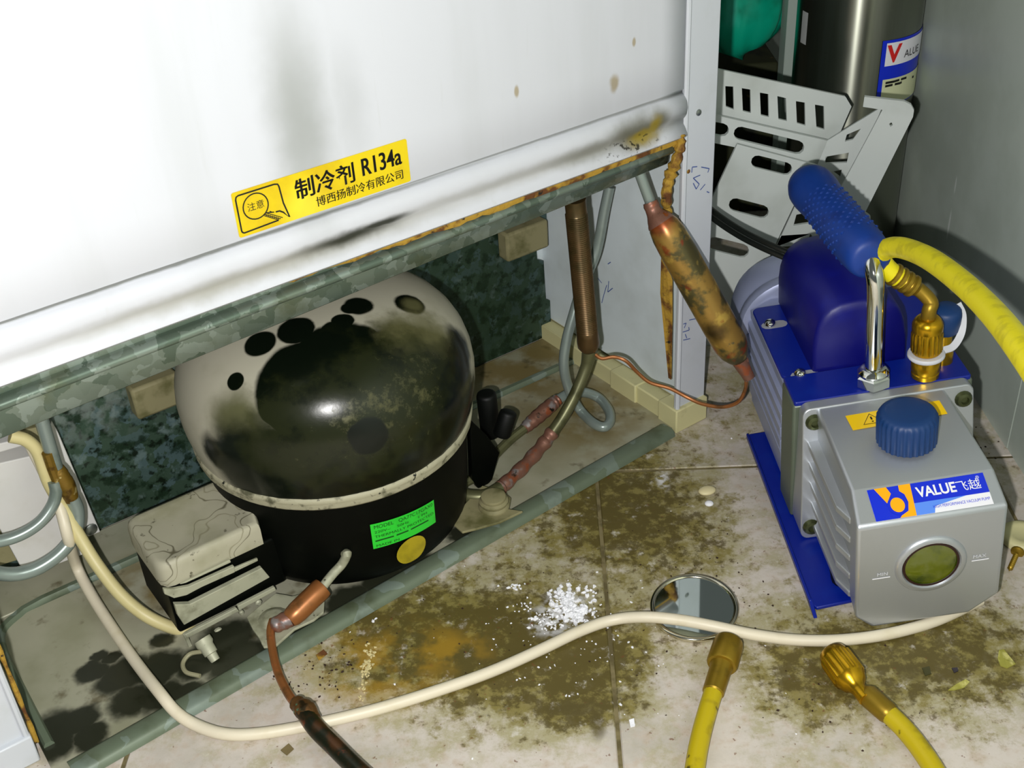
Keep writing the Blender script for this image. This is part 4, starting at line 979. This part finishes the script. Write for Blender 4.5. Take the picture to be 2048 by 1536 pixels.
build(MB().lathe(fp0, fp1 - fp0, pr + [(.0235, .0066)], 20), 'ferrule', M_BRASSD, hose, angle=50)
hl_ = cubic([fp0 + (fp1 - fp0) * .55, at_depth(1782, 545, d0 - .004), at_depth(1766, 528, d0 - .006), at_depth(1760, 511, d0 - .010), at_depth(1776, 497, d0 - .022), at_depth(1806, 496, d0 - .042), at_depth(1858, 517, d0 - .085), at_depth(1922, 564, d0 - .145),
             at_depth(1985, 625, d0 - .21), at_depth(2048, 705, d0 - .28), at_depth(2110, 800, d0 - .34), at_depth(2170, 920, d0 - .39), at_depth(2230, 1080, d0 - .43)], 7)
build(MB().tube(hl_, .0072, 18), 'hose', M_HOSE, hose)

h1 = thing('hose_end', 'yellow hose with a plain brass coupling lying below the round mirror', 'hose', fz(1450, 1300, 0))
q0, q1 = fz(1456, 1290, .0105), fz(1424, 1392, .0075)
ax = q1 - q0; L_ = np.linalg.norm(ax)
mb = MB().lathe(q0, ax, [(.004, .0020), (.004, .0078), (-.002, .0084), (-.0026, .0098), (0, .0104), (.017, .0106), (.0185, .0098), (.0188, .0080), (.022, .0074), (L_ - .003, .0072), (L_ - .002, .0062)], 24)
build(mb, 'coupling', M_BRASSD, h1, angle=40)
build(MB().tube(cubic([q0 + ax * .85, q1, fz(1414, 1425, .0068), fz(1402, 1470, .0064), fz(1393, 1515, .0062), fz(1388, 1560, .0062), fz(1388, 1640, .0062)], 6), .0063, 16), 'hose', M_HOSED, h1)
h2 = thing('hose_end', 'yellow hose with a knurled brass nut lying in front of the pump', 'hose', fz(1690, 1340, 0))
q0, q1, q2 = fz(1664, 1306, .0105), fz(1712, 1372, .0100), fz(1782, 1432, .0072)
ax = q1 - q0; L_ = np.linalg.norm(ax); n = 40; rings = []
a_ = unit(np.cross(ax, (0, 0, 1))); b_ = unit(np.cross(ax, a_))
for h, r, kn in ((.004, .0030, 0), (.004, .0072, 0), (-.001, .0080, 0), (0, .0092, 0), (.004, .0104, 0), (.0055, .0106, 1), (L_ - .008, .0108, 1), (L_ - .006, .0100, 0), (L_ - .002, .0084, 0), (L_, .0062, 0), (L_ + .004, .0048, 0), (L_ + .012, .0048, 0)):
    rings.append([q0 + unit(ax) * h + (a_ * math.cos(2 * math.pi * k / n) + b_ * math.sin(2 * math.pi * k / n)) * (r + (.0006 * (1 if k % 2 else -1) if kn else 0)) for k in range(n)])
build(MB().loft(rings), 'knurled_nut', M_BRASS, h2, angle=40)
ax2 = q2 - fz(1732, 1388, .0088); o2 = fz(1732, 1388, .0088); L2 = np.linalg.norm(ax2)
build(MB().lathe(o2, ax2, [(-.003, .0045), (-.001, .0062), (.001, .0074), (L2 - .003, .0072), (L2 - .001, .0066), (L2, .006)], 20), 'ferrule', M_BRASSD, h2, angle=45)
build(MB().tube(cubic([o2 + ax2 * .8, q2, fz(1812, 1462, .0066), fz(1845, 1504, .0064), fz(1880, 1560, .0064), fz(1930, 1660, .0064)], 6), .0064, 16), 'hose', M_HOSED, h2)

# power lead of the pump
M_LEAD = mat('black_lead', (14, 18, 14), .3)
ld = thing('power_lead', 'twin black power lead running from the pump behind the white corner post', 'cable', P(.04, .24, .15))
for dv in (-6, 6):
    pts = []
    for u, v, y in ((1600, 520, .236), (1556, 503, .246), (1510, 482, .26), (1470, 460, .275), (1432, 434, .29), (1396, 402, .31), (1350, 350, .34)):
        pts.append(PU.hit(u - dv * .3, v + dv, 'y', y))
    build(MB().tube(cubic(pts, 6), .0025, 10), 'strand', M_LEAD, ld)

#=====BACK
def ony(u, v, y): return W.hit(u, v, 'y', y)
M_RACK = mat('white_rack_plastic', (202, 208, 204), .5, layers=[('noise', dict(col=(172, 178, 170), s=16, lo=.45, hi=.75, st=.6))])
rack = thing('perforated_rack', 'white slotted plastic rack leaning behind the pump', 'rack', A(.26, .99, 0))
def plate(loops_px, hit, n, t, name, par=None, m=None):
    """a sheet with slots, laid out on a plane through 'hit' with normal n"""
    n = unit(n); o = hit(*loops_px[0][0]); ex = unit(np.cross((0, 0, 1), n)); ey = np.cross(n, ex)
    L2 = [[((hit(u, v) - o) @ ex, (hit(u, v) - o) @ ey) for u, v in lp] for lp in loops_px]
    mb = MB(); put2d(mb, flat2d(L2, t), lambda x, y, z: o + ex * x + ey * y + n * z)
    return build(mb, name, m or M_RACK, par or rack, angle=0, bevel=.0006)
yp = lambda y: (lambda u, v: ony(u, v, y))
NY = A(0, -1, 0)
vs = [[(1450, 171), (1466, 172), (1467, 218), (1451, 212)], [(1483, 175), (1500, 178), (1501, 225), (1485, 221)], [(1519, 184), (1536, 187), (1537, 233), (1521, 229)], [(1554, 191), (1571, 195), (1573, 241), (1556, 237)],
      [(1591, 201), (1609, 204), (1610, 250), (1593, 245)], [(1629, 208), (1647, 211), (1648, 258), (1632, 253)]]
plate([[(1330, 114), (1440, 138), (1690, 192), (1702, 212), (1668, 290), (1440, 238), (1330, 214)]] + [v + [] for v in vs], yp(1.0), NY, .003, 'top_band')
plate([[(1330, 206), (1440, 231), (1668, 283), (1640, 336), (1470, 293), (1330, 264)], slot2d((1480, 265), (1594, 293), 27), slot2d((1380, 246), (1444, 258), 26)], yp(.988), NY, .004, 'shelf_lip')
plate([[(1474, 287), (1636, 330), (1598, 386), (1522, 547), (1440, 700), (1330, 700), (1370, 500), (1424, 394)], slot2d((1514, 322), (1571, 336), 25), slot2d((1470, 408), (1524, 422), 26), slot2d((1428, 486), (1484, 500), 27)], yp(.98), NY, .003, 'strut')
def tilted(u, v):       # plane hinged on the strut, swinging towards the viewer on the right
    d = ray(u, v); n = A(.38, 1, 0); o = ony(1640, 330, .98); t = ((o - CAM) @ n) / (d @ n); return CAM + d * t
plate([[(1655, 280), (1765, 212), (1744, 262), (1684, 376), (1634, 332)], [(1694, 268), (1722, 256), (1706, 278), (1690, 282)], [(1652, 312), (1698, 304), (1694, 324), (1650, 326)], [(1664, 342), (1684, 338), (1680, 354)]], tilted, A(.38, 1, 0), .003, 'side_web')
def tilt2(u, v):
    d = ray(u, v); n = A(.30, 1, .12); o = ony(1745, 255, .945); t = ((o - CAM) @ n) / (d @ n); return CAM + d * t
plate([[(1729, 192), (1808, 201), (1822, 208), (1828, 219), (1826, 232), (1726, 432), (1676, 384), (1742, 262), (1765, 218), (1726, 212)], [(1778, 246), (1783, 243), (1786, 248), (1781, 252)]], tilt2, A(.30, 1, .12), .003, 'side_flange')
plate([[(1524, 552), (1598, 392), (1660, 372), (1740, 430), (1740, 640), (1500, 640)], [(1592, 428), (1640, 418), (1652, 440), (1586, 450)], [(1560, 470), (1620, 466), (1610, 490), (1552, 492)]], yp(1.01), NY, .003, 'lower_plate')

M_STAIN = mat('brushed_stainless', (150, 152, 140), .26, 1.0, layers=[('noise', dict(col=(120, 122, 108), s=12, lo=.45, hi=.7, st=.6, stretch=(.3, .3, 5)))])
_b = M_STAIN.node_tree.nodes['Principled BSDF']; _b.inputs['Anisotropic'].default_value = .9; _b.inputs['Roughness'].default_value = .3
for _l in list(M_STAIN.node_tree.links):
    if _l.to_socket == _b.inputs['Roughness']: M_STAIN.node_tree.links.remove(_l)
_n = M_STAIN.node_tree.nodes.new('ShaderNodeTangent'); _n.direction_type = 'RADIAL'; _n.axis = 'Z'
M_STAIN.node_tree.links.new(_n.outputs[0], _b.inputs['Tangent']); _b.inputs['Anisotropic Rotation'].default_value = .25
CYY, cyr = 1.12, .0575
cyx = W.hit(1711, 100, 'y', CYY)
cyl = thing('steel_cylinder', 'tall stainless steel cylinder with a part-hidden blue and white label behind the rack', 'cylinder', A(cyx[0], CYY, 0))
build(MB().lathe(A(cyx[0], CYY, 0), (0, 0, 1), [(.0005, .048), (.0005, .052), (.004, cyr), (.40, cyr), (.425, .052), (.445, .040), (.455, .02), (.47, .014), (.47, .0005)], 80), 'body', M_STAIN, cyl, angle=40)
build(MB().lathe(A(cyx[0], CYY, .466), (0, 0, 1), [(0, .012), (.02, .012), (.022, .018), (.045, .018), (.047, .002)], 16), 'valve', M_BRASS, cyl)
def on_cyl(th, z, h=.0005): return A(cyx[0] + (cyr + h) * math.cos(th), CYY + (cyr + h) * math.sin(th), z)
def cyl_hit(u, v):
    d = ray(u, v); o = CAM - A(cyx[0], CYY, 0); a = d[0] ** 2 + d[1] ** 2; b = 2 * (o[0] * d[0] + o[1] * d[1]); c = o[0] ** 2 + o[1] ** 2 - cyr ** 2
    q = o + d * ((-b - math.sqrt(max(0, b * b - 4 * a * c))) / (2 * a)); return math.atan2(q[1], q[0]), q[2]
t0, z0 = cyl_hit(1766, 82); t1, z1 = cyl_hit(1752, 195)
tha, zt, zb = (t0 + t1) / 2, z0, z1 - .01
sheet = lambda a, b, c, d, h: MB().sheet(lambda s, t: on_cyl(tha + a + (b - a) * s, zb + (zt - zb) * (c + (d - c) * t), h), 10, 2)
cl = build(sheet(0, 1.25, 0, 1, .0005), 'label', M_LBLUE, cyl)
build(sheet(.07, 1.2, .62, .96, .0009), 'label_panel', M_LWHITE, cl)
build(sheet(.07, 1.2, .02, .42, .0009), 'label_panel', mat('label_cream', (216, 220, 176), .4), cl)
M_RED = mat('label_red', (214, 32, 30), .4)
def ctext(s, size, x, y, m, name, bold=0):
    V, Fc = text2d(s, size, bold); mb = MB()
    put2d(mb, (V, Fc), lambda a, b, z: on_cyl(tha + x + a / cyr, zb + y + b, .0014)); build(mb, name, m, cl, angle=0, recalc=False)
hh = zt - zb
ctext('V', .022, .10, hh * .68, M_RED, 'lettering', .0008)
ctext('ALUE', .010, .42, hh * .70, M_BLK, 'lettering')
for yy, x1 in ((.37, .55), (.32, .8)):       # small print, too fine to read
    mb = MB(); put2d(mb, stroke2d([(.12, hh * yy), (x1 * .5, hh * yy), (x1, hh * yy)], .0022), lambda a, b, z: on_cyl(tha + a, zb + b, .0014)); build(mb, 'small_print', M_BLK, cl, angle=0, recalc=False)

ta, za = cyl_hit(1602, 84); tb, zb_ = cyl_hit(1618, 26)
build(MB().sheet(lambda u_, v_: on_cyl(ta + (tb - ta) * u_, za + (zb_ - za) * v_, .0007), 6, 2), 'sticker', mat('grey_sticker', (176, 178, 176), .5), cl)
M_POST = mat('grey_post', (176, 190, 180), .5)
p0, p1 = W.hit(1566, 150, 'y', 1.21), W.hit(1604, 155, 'y', 1.21)
tag = build(MB().box(W, p0[0], p1[0], 1.21, 1.235, 0, .75), 'shelf_post', M_POST, None, bevel=.001, label='grey square post between the green bag and the steel cylinder', cat='post')
# green bag hanging, crumpled
M_BAG = mat('green_plastic_bag', (0, 176, 140), .38, layers=[('noise', dict(col=(0, 92, 62), s=14, lo=.45, hi=.65, st=.8)), ('noise', dict(col=(70, 206, 180), s=20, lo=.62, hi=.75, st=.5, stretch=(.6, .6, 2)))])
bg = W.hit(1505, 122, 'y', 1.24); bx_ = W.hit(1505, 0, 'y', 1.24)[0]; hw = .042
rings = []
nz = 26
for i in range(nz + 1):
    f = i / nz; z = bg[2] + .004 + .26 * f
    w = hw * (math.sin(min(1, f * 5.2) * math.pi / 2) ** .45) * (1 - .5 * max(0, f - .5)) ; ring = []
    for k in range(44):
        t = 2 * math.pi * k / 44
        wr_ = 1 + .07 * math.sin(5 * t + 7 * f) + .05 * math.sin(9 * t - 11 * f) + .04 * math.sin(13 * t + 3 * f)
        ring.append(A(bx_ - .004 + .012 * f + (w * wr_ + .001) * math.cos(t), 1.25 + (w * .7 * wr_ + .001) * math.sin(t), z + .006 * math.cos(t) * (1 - f)))
    rings.append(ring)
build(MB().loft(rings), 'green_bag', M_BAG, None, angle=80, label='crumpled green plastic bag hanging behind the refrigerator', cat='bag')
# dark box standing under the bag
M_DBOX = mat('dark_carton', (46, 50, 22), .8, layers=[('noise', dict(col=(20, 26, 12), s=30, lo=.45, hi=.65)), ('noise', dict(col=(96, 78, 36), s=60, lo=.66, hi=.72))])
zt_ = W.hit(1500, 126, 'y', 1.26)[2]
build(MB().box(W, bg[0] - .09, bg[0] + .034, 1.262, 1.40, 0, zt_ - .002), 'dark_box', M_DBOX, None, bevel=.003, label='dark olive box standing on the floor below the green bag', cat='box')

#=====SMALL
M_MIRROR = mat('mirror_glass', (205, 214, 210), .03, 1.0)
mc = (fz(1299, 1226) + fz(1477, 1226)) / 2; mc = .5 * (mc + .5 * (fz(1388, 1156) + fz(1388, 1290)))
mir = thing('round_mirror', 'round inspection mirror with a chrome rim lying on the floor', 'mirror', A(mc[0], mc[1], 0))
nrm = unit(A(-.022, -.07, 1)); mo = A(mc[0], mc[1], .0032)
MR = .0315
build(MB().lathe(mo, nrm, [(-.0006, MR - .004), (-.0006, MR - .0006), (.0002, MR), (.0022, MR), (.0029, MR - .0006), (.0031, MR - .0020), (.0024, MR - .0034), (.0018, MR - .0036)], 64, cap=False), 'rim', mat('chrome_rim', (214, 208, 186), .14, 1.0), mir, angle=50)
build(MB().lathe(mo, nrm, [(.0000, MR - .004), (.0019, MR - .0034), (.0019, .0003)], 64), 'glass', M_MIRROR, mir, angle=30)

# crumbs and rubbish on the floor
M_PLASTER = mat('white_plaster', (238, 238, 242), .7)
def crumbs(name, m, spots, label, cat, zr=(.4, .8)):
    mb = MB()
    for u, v, r in spots:
        c = fz(u, v); k = rng.uniform(0, 6.28); fr = Fr(c, rotz(k))
        o = len(mb.v); mb.ball(c + A(0, 0, r * .3), r, (rng.uniform(.7, 1.3), rng.uniform(.5, 1.0), rng.uniform(*zr)), 5, 3, fr)
        for i in range(o, len(mb.v)):
            q = np.asarray(mb.v[i]); mb.v[i] = tuple(c + (q - c) * rng.uniform(.6, 1.25))
    for i, p in enumerate(mb.v):
        q = rng.uniform(-.00016, .00016); mb.v[i] = (p[0] + q, p[1] - q, max(p[2], .0001))
    return build(mb, name, m, None, angle=0, label=label, cat=cat, kind='stuff')
sp = []
def cl_(u, v, su, sv, n, r0, r1):
    for _ in range(n): sp.append((rng.gauss(u, su), rng.gauss(v, sv), rng.uniform(r0, r1)))
cl_(1125, 1200, 14, 12, 60, .001, .0030); cl_(1140, 1225, 22, 12, 90, .001, .0032); cl_(1095, 1243, 20, 10, 45, .0006, .0018); cl_(1180, 1190, 8, 9, 14, .001, .0022); cl_(1028, 1176, 13, 5, 18, .0008, .0018)
cl_(1045, 1210, 12, 8, 14, .0006, .0014); cl_(1160, 1236, 12, 8, 26, .0008, .002); cl_(1130, 1245, 70, 50, 40, .0004, .0011); cl_(1110, 1300, 200, 110, 36, .0004, .0011); cl_(1320, 1250, 160, 140, 26, .0004, .001)
sp += [(746, 1244, .0021), (752, 1238, .0014), (700, 1265, .0008), (972, 1248, .001), (1257, 1285, .0012), (1265, 1296, .0014), (1194, 1145, .0012), (1262, 1205, .0013), (1292, 1305, .0012), (1240, 1364, .0012), (1241, 1410, .0014), (1078, 1370, .001), (1265, 1448, .0018), (1656, 1345, .001), (333, 1276, .0016), (292, 1434, .002), (1463, 878, .0012)]
for u, v in ((1040, 1358), (1050, 1356), (1034, 1361), (1100, 1336), (1110, 1332)): sp.append((u, v, .0011))
crumbs('plaster_crumbs', M_PLASTER, sp, 'white plaster crumbs scattered over the dirty tiles', 'crumbs')
sp = []
cl_(734, 1335, 6, 10, 40, .0008, .0020); cl_(742, 1306, 6, 8, 18, .0008, .0016); cl_(726, 1370, 4, 12, 14, .0006, .0014); cl_(722, 1395, 3, 10, 8, .0006, .001)
crumbs('tan_crumbs', mat('tan_plaster', (206, 192, 140), .8), sp, 'heap of tan crumbs on the oily tile left of the cord', 'crumbs')
sp = []
cl_(660, 1320, 40, 30, 30, .0005, .0014); cl_(630, 1360, 40, 24, 28, .0004, .0012); cl_(1420, 1170, 60, 50, 36, .0004, .0012); cl_(1250, 1200, 200, 120, 60, .0004, .001); cl_(1700, 1400, 150, 70, 26, .0004, .0012); cl_(1960, 880, 40, 60, 16, .0005, .0012); cl_(860, 1250, 160, 60, 30, .0003, .0009)
crumbs('dark_grit', mat('dark_grit', (46, 26, 12), .8), sp, 'dark brown grit sprinkled over the floor tiles', 'grit')
def pebble(u, v, r, sc, m, name, label, cat, rz=0, h=0.0):
    c = fz(u, v); mb = MB().ball(c + A(0, 0, r * sc[2] + .0001 + h), r, sc, 16, 10, Fr(c, rotz(rz)))
    return build(mb, name, m, None, angle=60, label=label, cat=cat)
pebble(1414, 986, .0075, (1.0, .74, .34), mat('cream_shell', (218, 206, 160), .5), 'pebble', 'flat cream pebble on the tile left of the blue pump base', 'pebble', .3)
pebble(1418, 1011, .0040, (.9, .8, .5), M_PLASTER, 'plaster_lump', 'small white lump just below the cream pebble', 'lump')
def scrap(pts, hs, m, name, label, cat, t=.0008):
    P_ = [fz(u, v) for u, v in pts]; c = sum(P_) / len(P_)
    up = [p + A(0, 0, h) for p, h in zip(P_, hs)]; n = len(P_)
    V = [c + A(0, 0, max(hs) * .3 + t)] + [p + A(0, 0, t) for p in up] + [c + A(0, 0, max(hs) * .3)] + up
    Fc = [(0, i + 1, (i + 1) % n + 1) for i in range(n)] + [(n + 1, n + 2 + (i + 1) % n, n + 2 + i) for i in range(n)] + [(i + 1, n + 2 + i, n + 2 + (i + 1) % n, (i + 1) % n + 1) for i in range(n)]
    return build(MB().add(V, Fc), name, m, None, angle=0, label=label, cat=cat)
M_LEAF = mat('olive_yellow_leaf', (150, 146, 60), .6, layers=[('noise', dict(col=(190, 184, 110), s=120, lo=.5, hi=.65))])
scrap([(1996, 1308), (2006, 1304), (2026, 1324), (2030, 1332), (2014, 1338), (2000, 1334), (1994, 1322)], (.003, .002, .0005, .0015, .0003, .0008, .002), M_LEAF, 'leaf_scrap', 'crumpled olive scrap on the floor right of the pump front', 'scrap')
scrap([(1896, 1382), (1912, 1372), (1930, 1366), (1938, 1370), (1928, 1378), (1908, 1382)], (.0003, .0012, .003, .0025, .001, .0003), M_LEAF, 'leaf_scrap', 'thin curled yellowish scrap below the pump front', 'scrap')
scrap([(1903, 1338), (1914, 1338), (1916, 1344), (1908, 1347)], (.0003, .0008, .0005, .0003), mat('dark_chip', (50, 44, 50), .6), 'dark_chip', 'small dark chip between the two curled scraps', 'chip')
scrap([(1844, 1338), (1858, 1336), (1862, 1350), (1850, 1353)], (.0003, .001, .0006, .0003), mat('brown_chip', (62, 60, 24), .6), 'brown_chip', 'small brown and green chip to the left of the dark chip', 'chip')
scrap([(1258, 1442), (1268, 1440), (1270, 1454), (1261, 1456)], (.0004, .001, .0005, .0003), M_PLASTER, 'paper_scrap', 'tiny white paper scrap on the tile joint near the bottom', 'scrap')
scrap([(1003 / 1.786, 1502), (578, 1490), (588, 1500), (574, 1512)], (.0003, .0009, .0006, .0003), mat('brown_flake', (112, 98, 62), .7), 'brown_flake', 'square brown flake on the pale tile at the bottom left', 'flake')
scrap([(632, 1312), (648, 1303), (655, 1310), (638, 1322)], (.0003, .0014, .0008, .0003), M_RUST, 'rust_flake', 'larger dark rust flake between the tray rim and the tan crumbs', 'flake')
# screw and cream disc at the right edge
s0, s1 = fz(2018, 1142, .0022), fz(2034, 1106, .0030)
scr = thing('loose_screw', 'loose brass screw lying at the right edge beside the pump', 'screw', fz(2028, 1120))
ax = unit(s1 - s0); L_ = np.linalg.norm(s1 - s0); pr = [(0, .0003)]
for k in range(9): pr += [(.002 + k * (L_ - .004) / 9, .0014 if k else .0008), (.002 + (k + .5) * (L_ - .004) / 9, .0021)]
build(MB().lathe(s0, ax, pr, 10), 'shank', M_BRASSD, scr, angle=50)
build(MB().lathe(s1, ax, [(-.001, .002), (.0006, .0048), (.0018, .0050), (.0026, .0036), (.0028, .0003)], 14), 'head', M_BRASSD, scr, angle=45)
dc = fz(2046, 1072, .004)
build(MB().lathe(A(dc[0], dc[1], 0), (0, 0, 1), [(.0002, .0150), (.0010, .0162), (.0050, .0164), (.0066, .0150), (.0070, .0100), (.0064, .0090), (.0064, .0003)], 32), 'cream_disc', M_CREAM, None, angle=45, label='round cream plastic disc at the right edge beside the pump', cat='disc')
